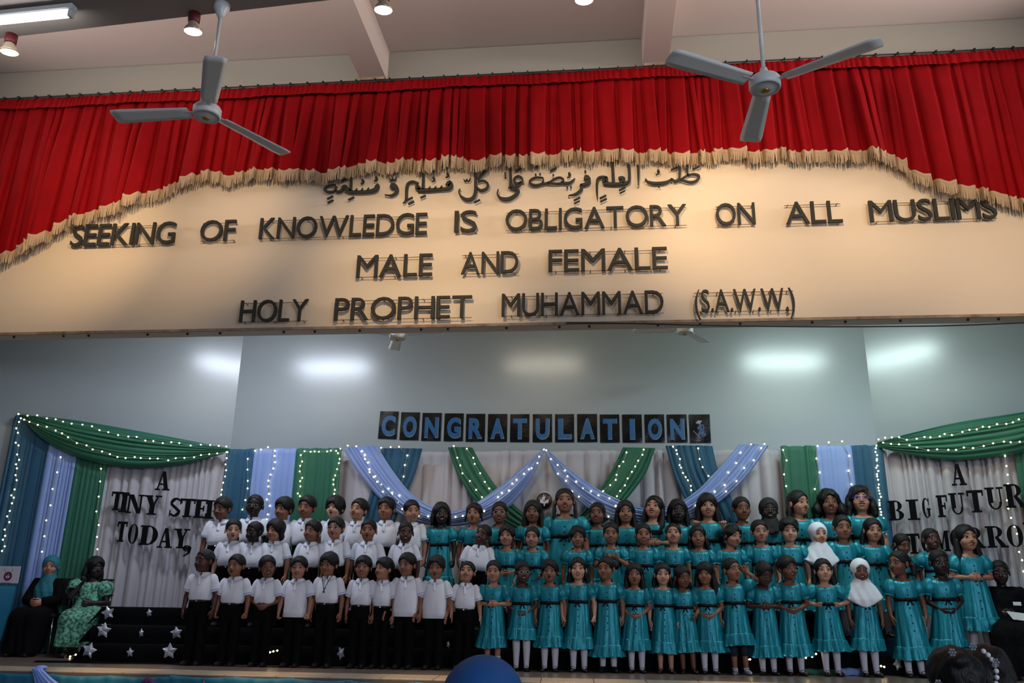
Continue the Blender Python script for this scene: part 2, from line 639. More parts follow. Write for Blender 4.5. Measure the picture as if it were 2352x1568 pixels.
p = atZ(75, 40, 4.93)
batten('fluorescent_light', (p[0] - .28, p[1], 4.965), 1.28, 'lit fluorescent batten under the dark lowered ceiling', None, M_TUBE, math.radians(-3))
for i, (x, col, en) in enumerate(STAGE_TUBES):
    m = mat('stage_tube_%d' % i, (1, 1, 1), .4, emit=(col, 40 if i != 1 else 14))
    y = 9.0 if -5 < x < 4 else 8.8
    batten('fluorescent_light', (x, y, 4.50), 1.25, 'fluorescent batten on the stage ceiling hidden behind the cream wall', 'battens on the stage ceiling', m)
    light('stage_tube_light', 'AREA', (x, y, 4.40), en, col, (x, y + .8, 0), shape='RECTANGLE', size=1.2, size_y=.1)
LAMP_NAMES = ['small warm reflector lamp hanging at the far left under the fluorescent batten', 'small warm reflector lamp beside the left ceiling fan rod', 'small warm reflector lamp above the middle of the red pelmet, beside the ceiling beam', 'small warm reflector lamp half cut off by the top edge of the photo']
for i, (x, en, aim) in enumerate(SPOTS):
    loc = Vector((x, soffit_y(x) - .02 + (.13 if i == 3 else 0), 4.93))
    t = Vector(atY(*aim, BY))
    d = (t - loc).normalized()
    r = empty('reflector_lamp', loc)
    tag(r, LAMP_NAMES[i] if i < 4 else 'warm reflector lamp beyond the picture top, %s of the row from the left' % ('fifth', 'sixth', 'seventh')[i - 4], 'lamp', 'reflector lamps on the ceiling edge')
    G().lathe([(.001, .07), (.045, .07), (.045, .0), (.038, -.012), (.001, -.012)], seg=16).build('lamp_holder', [M_LAMPR], r)
    q = Vector((.0, .18, -1)).to_track_quat('-Z', 'Y').to_matrix().to_4x4()
    b = G().lathe([(.001, .0), (.036, -.002), (.040, -.022), (.052, -.040), (.068, -.062), (.070, -.078)], seg=20).build('bulb_reflector', [M_LAMPG], r)
    b.matrix_local = Matrix.Translation((0, 0, -.005)) @ q
    f = G().lathe([(.001, -.090), (.03, -.088), (.06, -.082), (.068, -.076), (.001, -.075)], seg=20).build('lamp_face', [M_LAMP], r)
    f.matrix_local = Matrix.Translation((0, 0, -.005)) @ q
    light('reflector_light', 'SPOT', loc + Vector((0, .05, -.14)), en * 2.3, (1.0, 0.72, 0.42), t, spot_size=math.radians(56), spot_blend=1.0, shadow_soft_size=.05)
    light('reflector_spill', 'SPOT', loc + Vector((0, .05, -.15)), en * 7, (1.0, 0.70, 0.40), Vector((x - .12, 8.22, 0)), spot_size=math.radians(13), spot_blend=1.0, shadow_soft_size=.05)


# ------------------------------------------------------------------ ceiling fans
def fan(hub, top_z, a0, label, group, R=.72):
    r = empty('ceiling_fan', hub, label, 'fan', group)
    h = top_z - hub[2]
    G().lathe([(.001, h), (.06, h), (.058, h - .04), (.03, h - .10), (.02, h - .12), (.001, h - .12)], seg=20).build('canopy', [M_WHITEM], r)
    G().tube([(0, 0, .09), (0, 0, h - .05)], .0135, 10).build('rod', [M_WHITEM], r)
    mo = G().lathe([(.001, .13), (.022, .13), (.03, .10), (.045, .065), (.092, .052), (.1, .04), (.1, -.008), (.094, -.024), (.088, -.024), (.08, -.018), (.05, -.034), (.001, -.036)], seg=32).build('motor_housing', [M_WHITEM], r)
    G().lathe([(.001, -.034), (.026, -.034), (.03, -.040), (.022, -.046), (.001, -.046)], seg=20).build('badge', [M_BRASS], mo)
    for k in range(3):
        a = a0 + k * 2 * PI / 3
        P = []
        for t in np.linspace(0, 1, 9):
            x = .13 + (R - .13) * t
            w = .058 + .022 * t - .03 * max(0, t - .9) * 10 * .3
            tw = math.radians(10 - 3 * t)
            row = []
            for s, zz in ((-1, 0), (-.5, .004), (0, .006), (.5, .004), (1, 0), (.5, -.001), (0, .001), (-.5, -.001)):
                row.append((x - (.012 if abs(s) == 1 and t == 1 else 0), s * w * math.cos(tw), s * w * math.sin(tw) + zz))
            P.append(row)
        b = G().grid(np.array(P), True, 0, True, True).build('blade', [M_BLADE], r)
        b.rotation_euler = (0, 0, a)
        b.location = (0, 0, .015)
        G().box((.12, 0, .003), (.11, .03, .005), None, 0, .002).build('blade_arm', [M_WHITEM], b, smooth=False)
    return r


h1, h2 = atY(475, 262, 4.98), atY(1757, 197, 4.75)
fan(h1, 5.0, math.radians(-180), 'white three-blade ceiling fan over the left of the red pelmet', 'hall ceiling fans')
fan(h2, 5.0, math.radians(88), 'white three-blade ceiling fan over the right of the red pelmet', 'hall ceiling fans')
fan(atY(913, 775, 9.7), 4.57, math.radians(-12), 'small white fan on the stage peeking below the cream wall, left one', 'stage ceiling fans', .62)
fan(atY(1573, 761, 9.7), 4.57, math.radians(-60), 'small white fan on the stage peeking below the cream wall, right one', 'stage ceiling fans', .62)
# loose cable strung along the bottom of the cream wall
cp = [atY(x, y, BY - .05) for x, y in ((1300, 741), (1420, 742), (1620, 747), (1860, 750), (2100, 749), (2230, 746), (2420, 738))]
tag(G().tube(resample(cp, 40), .007, 6).build('cable', [M_DARKM]), 'thin dark cable strung loosely under the cream wall at right', 'cable')
# ------------------------------------------------------------------ people
SKIN = {
    'light': mat('skin_light', srgb(192, 144, 120), 0.5, spec=0.4, attr='tint'),
    'fair': mat('skin_fair', srgb(169, 118, 95), 0.5, spec=0.4, attr='tint'),
    'tan': mat('skin_tan', srgb(142, 94, 71), 0.5, spec=0.4, attr='tint'),
    'brown': mat('skin_brown', srgb(114, 72, 53), 0.48, spec=0.4, attr='tint'),
    'dark': mat('skin_dark', srgb(80, 48, 39), 0.45, spec=0.4, attr='tint'),
    'deep': mat('skin_deep', srgb(44, 28, 25), 0.42, spec=0.4, attr='tint'),
}
M_SCL = mat('eye_white', srgb(150, 142, 136), 0.4, spec=.3)
M_IRIS = mat('eye_iris', srgb(26, 16, 12), 0.3, spec=.3)
M_LASH = mat('eyelash', srgb(20, 14, 12), 0.6)
M_TEETH = mat('teeth', srgb(225, 218, 205), 0.3)
M_HAIR = mat('black_hair', srgb(12, 10, 10), 0.46, spec=0.3, bump=(30, 0.55), stretch=(1.6, 1.6, 0.2))
M_HAIRB = mat('dark_brown_hair', srgb(38, 27, 23), 0.45, spec=0.5, bump=(60, 0.5), stretch=(1.5, 1.5, 0.25))
M_SHIRT = mat('white_pique', srgb(222, 222, 232), 0.8, bump=(35, 0.25), sheen=0.2)
M_PIPE = mat('pale_blue_piping', srgb(120, 150, 200), 0.8)
M_TROU = mat('black_trouser', srgb(11, 11, 13), 0.9, spec=0.1, bump=(30, 0.3))
M_BELT = mat('black_belt', srgb(14, 14, 15), 0.35)
M_BUCK = mat('belt_buckle', srgb(150, 150, 155), 0.3, metal=1.0)
M_SATIN = mat('teal_satin', srgb(17, 130, 146), 0.44, metal=0.35, spec=0.5, bump=(22, 0.6), stretch=(1, 1, 0.18), bdist=.03)
M_SASH = mat('black_ribbon', srgb(9, 9, 15), 0.6, spec=.2)
M_BTN = mat('black_button', srgb(14, 16, 30), 0.25)
M_SHOE = mat('black_shoe', srgb(15, 15, 17), 0.28)
M_SNEAK = mat('black_sneaker', srgb(12, 12, 14), 0.6, spec=.25)
M_SILV = mat('silver_sandal', srgb(150, 165, 185), 0.3, metal=0.5)
M_TIGHT = mat('white_tights', srgb(214, 206, 216), 0.85)
M_WHITE = mat('white_headscarf', srgb(222, 222, 230), 0.75, bump=(3, 0.15))
M_BLKSC = mat('black_headscarf', srgb(16, 15, 18), 0.75, bump=(9, 0.5))
M_TEALSC = mat('teal_headscarf', srgb(24, 104, 118), 0.75, bump=(9, 0.6))
M_NAVY = mat('navy_leggings', srgb(24, 24, 40), 0.8)
M_GLASS = mat('spectacle_frame', srgb(150, 160, 175), 0.2, metal=0.6)
M_PURP = mat('purple_frame', srgb(96, 84, 190), 0.3)

HB = 0.20          # head height (chin to crown) as a share of the standing height


def head_sdf(P, mouth='closed', feat=True):
    d = ellip(P, (0, .04, .61), (.365, .445, .39))
    d = smin(d, ellip(P, (0, -.10, .36), (.30, .29, .36)), .10)
    d = smin(d, ellip(P, (0, -.13, .15), (.215, .22, .165)), .12)
    d = smin(d, ellip(P, (0, -.27, .06), (.09, .08, .07)), .08)
    for s in (-1, 1):
        d = smin(d, ellip(P, (s * .175, -.24, .30), (.12, .13, .13)), .07)
    d = smin(d, rcone(P, (0, .06, .2), (0, .12, -.6), .185, .20), .06)
    if not feat:
        return d
    for s in (-1, 1):
        d = smax(d, -ellip(P, (s * .155, -.475, .475), (.10, .075, .065)), .05)
        d = smin(d, ellip(P, (s * .15, -.335, .575), (.12, .05, .035)), .05)
        e = P - np.array((s * .385, .03, .42), dtype=np.float32)
        d = smin(d, ellip(e, (0, 0, 0), (.045, .085, .125)), .03)
        d = smax(d, -ellip(e, (s * .04, -.015, .0), (.022, .045, .07)), .02)
    n = rcone(P, (0, -.375, .50), (0, -.455, .335), .03, .05)
    for s in (-1, 1):
        n = smin(n, ellip(P, (s * .052, -.405, .318), (.040, .05, .034)), .025)
    d = smin(d, n, .045)
    w = {'closed': .095, 'smile': .125, 'open': .085}[mouth]
    up, lo = {'closed': (.212, .176), 'smile': (.242, .152), 'open': (.246, .126)}[mouth]
    d = smin(d, ellip(P, (0, -.375, up), (w, .05, .026)), .022)
    d = smin(d, ellip(P, (0, -.365, lo), (w * .85, .055, .03)), .022)
    if mouth == 'closed':
        d = smax(d, -ellip(P, (0, -.43, .195), (.10, .05, .012)), .012)
    else:
        d = np.maximum(d, -mouth_sdf(P, mouth))
    return d


def mouth_sdf(P, mouth):
    if mouth == 'smile':
        q = P.copy(); q[..., 2] = q[..., 2] - 1.6 * q[..., 0] ** 2
        return ellip(q, (0, -.44, .197), (.118, .15, .036))
    return ellip(P, (0, -.44, .186), (.066, .16, .05))


def make_head(mouth):
    xs = np.arange(-.50, .501, .0235)
    ys = np.r_[np.arange(-.56, -.10, .0215), np.arange(-.10, .56, .034)]
    zs = np.r_[np.arange(-.125, .62, .0215), np.arange(.62, 1.06, .034)]
    V, Q = surfnet(lambda P: head_sdf(P, mouth), xs, ys, zs)
    t = np.ones((len(V), 3))
    P = V.astype(np.float32)
    front = P[:, 1] < -.25
    w = {'closed': .105, 'smile': .14, 'open': .095}[mouth]
    up, lo = {'closed': (.212, .176), 'smile': (.246, .149), 'open': (.25, .122)}[mouth]
    lips = np.minimum(ellip(P, (0, -.38, up), (w, .09, .034)), ellip(P, (0, -.37, lo), (w * .88, .09, .036)))
    k = np.clip(-lips / .012, 0, 1)[:, None] * front[:, None]
    t = t * (1 - k) + k * np.array([.92, .60, .58])
    if mouth != 'closed':
        m = np.clip((.012 - mouth_sdf(P, mouth)) / .012, 0, 1)[:, None]
        t = t * (1 - m) + m * np.array([.22, .09, .09])
    ring = boundary_loop(Q)
    return V.astype(float), Q, t, ring


HEADS = {m: make_head(m) for m in ('closed', 'smile', 'open')}


def face_y(x, z, feat=True):
    """front surface of the head at (x, z)"""
    x = np.asarray(x, dtype=np.float32); z = np.asarray(z, dtype=np.float32)
    y = np.full(x.shape, -.75, dtype=np.float32)
    for _ in range(60):
        d = head_sdf(np.stack([x, y, z], -1), 'closed', feat)
        y = y + np.clip(d, -.02, .05) * .8
    return y


def make_eye(s, half=0.0):
    nr, nt = 7, 24
    a = np.linspace(0, 2 * PI, nt, endpoint=False)
    r = np.linspace(0.02, 1, nr)
    R, A = np.meshgrid(r, a, indexing='ij')
    x = .152 + .088 * R * np.cos(A)
    z = .474 + np.where(np.sin(A) > 0, .036, .026) * R * np.sin(A) * (1 - .25 * np.abs(np.cos(A)) ** 3)
    y = np.full_like(x, 0) + face_y(np.float32(.152), np.float32(.474)) - .030 * (1 - R ** 2) - .008 + .35 * (np.abs(x - .152)) ** 1.5
    yb = face_y(x, z) - .010
    y = np.minimum(y, yb)
    P = np.stack([x, y, z], -1)
    g = G()
    g.grid(P, True, 0, cap0=True)
    g.m = []
    V = g.v[0]
    for f in g.f:
        c = V[f].mean(0)
        rr = math.hypot(c[0] - .152, (c[2] - .476))
        ex = math.hypot((c[0] - .152) / .088, (c[2] - .474) / (.036 if c[2] > .474 else .026))
        g.m.append(1 if rr < .044 else 2 if (ex > .80 and c[2] > .474) else 0)
    if s < 0:
        g.v[0] = V * np.array([-1, 1, 1]); g.f = [f[::-1] for f in g.f]
    return mesh('eye', g.v[0], g.f, [M_SCL, M_IRIS, M_LASH], g.m)


def make_brow(s):
    x = np.linspace(.055, .25, 9)
    z = .588 + .022 * np.sin((x - .055) / .195 * 2.6) - .03 * np.clip((x - .19) / .06, 0, 1)
    y = face_y(x, z) - .006
    w = np.array([.010, .015, .018, .019, .018, .016, .013, .010, .006])
    g = G().tube(np.stack([s * x, y, z], -1), w, 6, squash=(1, 1))
    return g


EYES = {s: make_eye(s) for s in (-1, 1)}
BROWS = mesh('eyebrow', np.concatenate([v for v in make_brow(1).v]), make_brow(1).f, [M_LASH])
BROWS_L = mesh('eyebrow', np.concatenate([v for v in make_brow(-1).v]), make_brow(-1).f, [M_LASH])


def make_teeth(mouth):
    w, z0, z1, y = ((.100, .194, .228, -.338) if mouth == 'smile' else (.048, .212, .232, -.345))
    x = np.linspace(-w, w, 9)
    P = np.array([[(a, y + 1.6 * a * a, z + (1.6 * a * a if mouth == 'smile' else 0)) for a in x] for z in (z0, (z0 + z1) / 2, z1)])
    return G().grid(P)


TEETH = {m: mesh('teeth', np.concatenate(make_teeth(m).v), make_teeth(m).f, [M_TEETH]) for m in ('smile', 'open')}


# ---------------------------------------------------------------- hair, in head units
def _strands(P, f, a):
    return a * (np.sin(P[..., 0] * f + 3 * np.sin(P[..., 2] * 5)) * np.sin(P[..., 1] * f * .8 + 1) * .6 + .4 * np.sin(P[..., 2] * f * .5 + P[..., 0] * 9))


def hair_sdf(P, st):
    o = dict(off=.035, top=.03, cz=.34, cr=(.325, .44, .425), plane=(.44, .55), nz=(22, .010))
    o.update(HAIR[st])
    off = o['off']
    d = ellip(P, (0, .045, .61), (.365 + off, .445 + off, .39 + off))
    d = smin(d, ellip(P, (0, .0, .70), (.32 + o['top'], .38 + o['top'], .30 + o['top'])), .06)
    cut = ellip(P, (o.get('cx', 0), -.52, o['cz']), o['cr'])
    d = smax(d, -cut, .03)
    a, b = o['plane']
    d = smax(d, (a - b * np.maximum(P[..., 1] + .1, -.1)) - P[..., 2], .03)
    for e in o.get('add', ()):
        if e[0] == 'e':
            d = smin(d, ellip(P, e[1], e[2]), .05)
        else:
            d = smin(d, chain(P, e[1], e[2]), .05)
    if o.get('face'):
        d = smax(d, -ellip(P, (0, -.55, .33), o['face']), .03)
    if 'nz' in o:
        d = d + _strands(P, *o['nz'])
    return d


def _both(pts, rad):
    return [('c', pts, rad), ('c', [(-x, y, z) for x, y, z in pts], rad)]


_rl = random.Random(3)
_locs = []
for k in range(16):
    t = -0.35 + (PI + .7) * k / 15
    x, y = .40 * math.cos(t), .05 + .44 * math.sin(t)
    _locs.append(('c', [(x, y, .6), (x * 1.12, y * 1.05, .3), (x * 1.12, y, .02 - .1 * _rl.random())], [.07, .075, .045]))
HAIR = {
    'buzz': dict(off=.014, top=.012, cz=.36, nz=(60, .003)),
    'crop': dict(off=.03, top=.035),
    'short': dict(off=.045, top=.06, cz=.33),
    'fringe': dict(off=.055, top=.07, cz=.29, cr=(.315, .44, .42)),
    'spiky': dict(off=.05, top=.08, cz=.34, nz=(34, .022)),
    'thick': dict(off=.07, top=.10, cz=.30, cr=(.32, .44, .42), plane=(.40, .5), nz=(18, .014)),
    'mop': dict(off=.10, top=.10, cz=.27, cr=(.27, .46, .40), plane=(.22, .35), nz=(16, .02)),
    'curlytop': dict(off=.06, top=.11, cz=.34, nz=(30, .026)),
    'bob': dict(off=.085, top=.06, cz=.28, cr=(.265, .47, .43), plane=(.10, .1), nz=(20, .012),
                add=_both([(.36, .06, .5), (.38, .04, .12)], [.12, .10]) + [('e', (0, .28, .2), (.34, .2, .25))], face=(.27, .40, .33)),
    'tied': dict(off=.022, top=.015, cz=.36, plane=(.36, .5), nz=(26, .005), add=[('e', (0, .5, .66), (.15, .14, .15))]),
    'tiedpuff': dict(off=.04, top=.04, cz=.34, plane=(.30, .5), nz=(24, .016), add=[('e', (.06, .46, .80), (.2, .18, .18))]),
    'bun': dict(off=.03, top=.02, cz=.35, plane=(.34, .5), nz=(26, .014), add=[('e', (.34, .36, .62), (.19, .18, .2))]),
    'pony': dict(off=.022, top=.015, cz=.36, plane=(.36, .5), nz=(26, .006), add=[('c', [(.1, .46, .6), (.36, .42, .38), (.46, .3, .02)], [.12, .15, .08])]),
    'ponylow': dict(off=.028, top=.02, cz=.35, plane=(.30, .45), nz=(26, .006), add=[('c', [(-.1, .42, .4), (-.36, .28, .1), (-.42, .12, -.25)], [.12, .13, .07])]),
    'wisps': dict(off=.04, top=.05, cz=.33, cr=(.29, .45, .40), plane=(.30, .5), nz=(24, .022), add=_both([(.34, -.08, .55), (.40, -.06, .3), (.43, -.02, .12)], [.06, .06, .03]) + [('e', (0, .46, .75), (.2, .18, .18))]),
    'long': dict(off=.055, top=.03, cz=.33, cr=(.285, .46, .42), plane=(.10, .1), nz=(24, .008),
                 add=_both([(.36, .08, .6), (.40, .06, .1), (.43, .02, -.3), (.40, -.06, -.62)], [.10, .13, .14, .06]) + [('e', (0, .3, .0), (.38, .18, .62))], face=(.285, .40, .36)),
    'longfringe': dict(off=.06, top=.05, cz=.255, cr=(.27, .47, .40), plane=(.10, .1), nz=(22, .016),
                       add=_both([(.36, .04, .6), (.42, .04, .1), (.45, .02, -.3), (.42, -.04, -.55)], [.11, .14, .14, .07]) + [('e', (0, .3, .0), (.40, .2, .6))], face=(.27, .40, .31)),
    'longback': dict(off=.04, top=.03, cz=.34, cr=(.30, .45, .42), plane=(.22, .3), nz=(24, .010),
                     add=_both([(.33, .14, .5), (.42, .16, .1), (.46, .12, -.3)], [.10, .13, .07]) + [('e', (0, .3, .05), (.42, .18, .5))], face=(.31, .40, .38)),
    'wavy': dict(off=.085, top=.07, cz=.31, cr=(.285, .46, .42), plane=(.15, .1), nz=(15, .035),
                 add=_both([(.38, .06, .6), (.46, .06, .2), (.50, .04, -.12)], [.13, .18, .13]) + [('e', (0, .3, .15), (.46, .22, .42))], face=(.285, .42, .35)),
    'puffy': dict(off=.085, top=.05, cz=.32, cr=(.285, .46, .42), plane=(.15, .1), nz=(24, .03),
                  add=_both([(.38, .08, .5), (.50, .08, .15), (.52, .08, -.05)], [.14, .22, .15]) + [('e', (0, .32, .2), (.5, .24, .4))], face=(.285, .42, .35)),
    'curls': dict(off=.06, top=.06, cz=.33, cr=(.295, .45, .40), plane=(.28, .5), nz=(26, .03), add=_both([(.36, .05, .45), (.42, .05, .28)], [.08, .06])),
    'braids': dict(off=.028, top=.02, cz=.35, plane=(.30, .4), nz=(30, .006),
                   add=_both([(.38, .08, .45), (.42, .0, .25), (.42, -.05, .05), (.43, -.1, -.2), (.42, -.12, -.42)], [.09, .07, .085, .07, .05])),
    'locs': dict(off=.06, top=.05, cz=.33, cr=(.30, .45, .41), plane=(.35, .3), nz=(24, .016), add=_locs),
    'manybraids': dict(off=.05, top=.03, cz=.34, cr=(.285, .46, .42), plane=(.15, .1), nz=(40, .014),
                       add=_both([(.37, .06, .6), (.42, .04, .1), (.44, .0, -.4)], [.10, .12, .09]) + [('e', (0, .3, .0), (.40, .18, .55))], face=(.285, .40, .36)),
    'adultlong': dict(off=.10, top=.08, cz=.32, cr=(.28, .46, .42), plane=(.15, .1), nz=(22, .022),
                      add=_both([(.38, .1, .6), (.46, .14, .1), (.44, .14, -.3)], [.14, .17, .12]) + [('e', (0, .34, .1), (.44, .26, .5))], face=(.28, .42, .36)),
}
SCARF = {'hijab_white': M_WHITE, 'hijab_black': M_BLKSC, 'hijab_teal': M_TEALSC}


def hijab_sdf(P, length=.95, wide=1.0, opening=(.262, .5, .35)):
    d = ellip(P, (0, .06, .58), (.43, .52, .475))
    d = smin(d, rcone(P, (0, .0, .22), (0, .04, -.25), .30, .40), .12)
    t = np.clip((-.02 - P[..., 2]) / .55, 0, 1.4)
    w = (.40 + .42 * t ** .8) * wide
    dp = .40 + .12 * t
    k = np.sqrt((P[..., 0] / w) ** 2 + ((P[..., 1] - .06) / dp) ** 2)
    f = 1 + .035 * np.sin(P[..., 0] * 16 + P[..., 2] * 5) * np.clip(t, 0, 1)
    c = (k - f) * dp
    c = np.maximum(c, P[..., 2] - .05)
    c = np.maximum(c, (-length + .55 * np.abs(P[..., 0]) ** 1.3 + .25 * np.clip(P[..., 1], 0, 1)) - P[..., 2])
    d = smin(d, c, .10)
    return smax(d, -ellip(P, (0, -.56, .385), opening), .03)


def make_hair(st):
    if st.startswith('hijab'):
        L = {'hijab_white': 1.15, 'hijab_black': .62, 'hijab_teal': 1.75}[st]
        V, Q = surfnet(lambda P: hijab_sdf(P, L, .72 if st == 'hijab_teal' else 1.0), np.arange(-1.05, 1.051, .05), np.arange(-.66, .82, .05), np.arange(-1.85, 1.16, .05))
        return mesh('headscarf', V, Q, [SCARF[st]])
    o = HAIR[st]
    big = any(e[0] == 'e' and e[1][2] < .3 or e[0] == 'c' for e in o.get('add', ()))
    st_ = .034 if not big else .038
    V, Q = surfnet(lambda P: hair_sdf(P, st), np.arange(-.75, .751, st_), np.arange(-.62, .80, st_), np.arange(-.78 if big else .0, 1.2, st_))
    return mesh('hair', V, Q, [M_HAIR])


HAIRM = {}
TRANSFER = np.array((0, .09, -.10))          # the point of the neck about which the head turns, head units


# ---------------------------------------------------------------- forearm with hand, in shares of the standing height
def hand_sdf(P, curl):
    """right arm as seen in the picture (x > 0): elbow at the origin, hand hanging down -z, thumb to -y, palm to -x"""
    d = chain(P, [(0, 0, 0), (0, 0, -.045), (0, -.002, -.125)], [.0245, .0235, .0150])
    d = smin(d, ellip(P, (0, 0, -.152), (.0115, .0235, .032)), .012)
    for i, (y, L, r) in enumerate(((-.0185, .036, .0062), (-.0062, .041, .0065), (.0062, .038, .0062), (.0180, .029, .0056))):
        a = np.array((0, y, -.172))
        y2 = y * 1.15
        c1, c2 = curl * (1 + .06 * i), curl * (2.0 + .1 * i)
        b = a + L * .52 * np.array((-math.sin(c1), 0, -math.cos(c1))) + (0, (y2 - y), 0)
        c = b + L * .48 * np.array((-math.sin(c2), 0, -math.cos(c2)))
        f = np.minimum(rcone(P, a, b, r * 1.08, r), rcone(P, b, c, r, r * .82))
        d = smin(d, f, .004)
    th = np.minimum(rcone(P, (-.002, -.014, -.136), (-.010, -.033, -.160), .0095, .0078), rcone(P, (-.010, -.033, -.160), (-.015, -.036, -.182), .0078, .0060))
    return smin(d, th, .006)


def make_arm(curl):
    xs = np.arange(-.048, .0301, .0046)
    ys = np.arange(-.048, .0301, .0046)
    zs = np.r_[np.arange(-.222, -.125, .0048), np.arange(-.125, .031, .011)]
    V, Q = surfnet(lambda P: hand_sdf(P, curl), xs, ys, zs)
    return V.astype(float), Q


ARMS = {'relaxed': make_arm(.30), 'fist': make_arm(1.05), 'open': make_arm(.06)}
# pose: elbow, wrist (both as points for a shoulder at (.105, .01, .755)), thumb hint, hand shape
POSE = {
    'down': ((.140, .015, .60), (.142, -.012, .48), (-.25, -1, 0), 'relaxed'),
    'downfist': ((.142, .015, .60), (.146, -.012, .48), (-.25, -1, 0), 'fist'),
    'out': ((.150, .0, .605), (.172, -.055, .49), (.2, -1, .3), 'open'),
    'low': ((.148, .02, .605), (-.005, -.100, .520), (0, -.3, 1), 'relaxed'),
    'lower': ((.142, .02, .60), (.002, -.098, .480), (-.2, -.6, 1), 'relaxed'),
    'waist': ((.150, .015, .61), (-.008, -.105, .598), (0, -.1, 1), 'fist'),
    'chest': ((.150, -.03, .62), (-.002, -.125, .700), (-.3, -.6, .6), 'fist'),
    'hips': ((.205, .035, .645), (.104, -.025, .607), (-.2, -1, .3), 'fist'),
    'raised': ((.140, -.03, .62), (.120, -.085, .742), (-1, -.2, .2), 'fist'),
    'head': ((.215, .00, .80), (.105, .0, .905), (-.3, -.4, .8), 'relaxed'),
    'chin': ((.120, -.09, .66), (.040, -.110, .775), (-.6, -.4, .6), 'fist'),
    'bent': ((.150, .02, .61), (.105, -.095, .535), (-.2, -.8, .5), 'relaxed'),
    'skirt': ((.150, .0, .605), (.150, -.04, .487), (-.2, -1, .1), 'fist'),
    'lap': ((.150, -.05, .60), (.002, -.185, .585), (0, -.2, 1), 'relaxed'),
    'fold': ((.140, -.01, .62), (.02, -.115, .600), (0, -.1, 1), 'relaxed'),
}
SH = np.array((.100, .010, .752))


def arm_geometry(pose, s):
    """elbow and the forearm mesh for side s (+1: picture right)"""
    e, w, th, shape = POSE[pose]
    e = np.array(e); w = np.array(w)
    e = SH + (e - SH) / np.linalg.norm(e - SH) * .155
    z = -(w - e) / np.linalg.norm(w - e)
    ty = np.array(th, float)
    ty = ty - z * np.dot(ty, z)
    ty /= np.linalg.norm(ty)
    y = -ty
    x = np.cross(y, z)
    R = np.stack([x, y, z], 1)
    V, Q = ARMS[shape]
    V = V @ R.T + e
    if s < 0:
        V = V * np.array([-1, 1, 1])
        Q = Q[:, ::-1]
        e = e * np.array([-1, 1, 1])
    return e, V, Q


def body_sdf(P, eL, eR, fem, gap=.05):
    d = ellip(P, (0, .005, .69), (.092, .056, .105))
    d = smin(d, ellip(P, (0, -.005, .59), (.082, .058, .10)), .03)
    d = smin(d, ellip(P, (0, .005, .50), (.09, .06, .065)), .03)
    d = smin(d, rcone(P, (-.078, .012, .752), (.078, .012, .752), .027, .027), .03)
    d = smin(d, rcone(P, (0, .017, .74), (0, .012, .84), .042, .036), .022)
    for s, e in ((-1, eL), (1, eR)):
        d = smin(d, rcone(P, SH * (s, 1, 1), e, .030, .0245), .02)
        d = smin(d, chain(P, [(s * gap, 0, .49), (s * gap, -.004, .27), (s * gap, .010, .19), (s * gap, .004, .035)], [.045, .034, .031, .021]), .012)
        d = smin(d, rcone(P, (s * gap, .012, .022), (s * gap * 1.1, -.075, .017), .02, .016), .015)
    return d


def rotm(yaw, pitch, roll):
    return np.array(Matrix.Rotation(math.radians(yaw), 3, 'Z') @ Matrix.Rotation(math.radians(-pitch), 3, 'X') @ Matrix.Rotation(math.radians(roll), 3, 'Y'))


def sup(th, rx, ry, n=2.4):
    c, s = np.cos(th), np.sin(th)
    k = (np.abs(c) ** n + np.abs(s) ** n) ** (-1 / n)
    return rx * k * s, -ry * k * c          # th = 0 is the front (-y), th = 90 is +x


def rings(spec, m, fn=None, n=2.4):
    """spec rows (z, rx, ry, y offset)"""
    th = np.linspace(0, 2 * PI, m, endpoint=False)
    out = []
    for i, (z, rx, ry, yo) in enumerate(spec):
        x, y = sup(th, rx, ry, n)
        zz = np.full(m, z)
        if fn:
            x, y, zz = fn(i, th, x, y + yo, zz)
        else:
            y = y + yo
        out.append(np.stack([x, y, zz], -1))
    return np.array(out)


def sleeve(g, s, e, prof, m=20, mi=0, mrow=None, gather=None, rng=None):
    """prof rows (t along the upper arm in height shares, radius)"""
    a = SH * (s, 1, 1)
    d = e - a
    L = np.linalg.norm(d)
    d = d / L
    u = np.cross(d, (0, 1, 0)); u /= np.linalg.norm(u)
    v = np.cross(d, u)
    th = np.linspace(0, 2 * PI, m, endpoint=False)
    ph = rng.uniform(0, 6) if rng is not None else 0
    P = []
    for i, (t, r) in enumerate(prof):
        k = 1.0
        if gather:
            k = 1 + gather[i] * np.sin(7 * th + ph + t * 30) + gather[i] * .6 * np.sin(11 * th + 2 * ph)
        rr = np.broadcast_to(r * k, th.shape)
        P.append(a + d * t + (np.cos(th) * rr)[:, None] * u + (np.sin(th) * rr)[:, None] * v)
    g.grid(np.array(P), True, mi, mrow=mrow)
    return a, d


def shoe_mesh(kind):
    """left and right alike; ankle above the origin, toe to -y, height shares"""
    def f(P):
        q = P
        d = ellip(q, (0, -.030, .014), (.029, .075, .024 if kind != 'sneaker' else .034))
        if kind == 'sneaker':
            d = smin(d, rcone(P, (0, .012, .02), (0, .012, .05), .028, .026), .02)
        else:
            d = smax(d, -ellip(P, (0, -.012, .048), (.022, .048, .030)), .004)
        return np.maximum(d, .002 - P[..., 2])
    V, Q = surfnet(f, np.arange(-.04, .0401, .0065), np.arange(-.115, .066, .0065), np.arange(-.004, .08, .0055))
    return V, Q


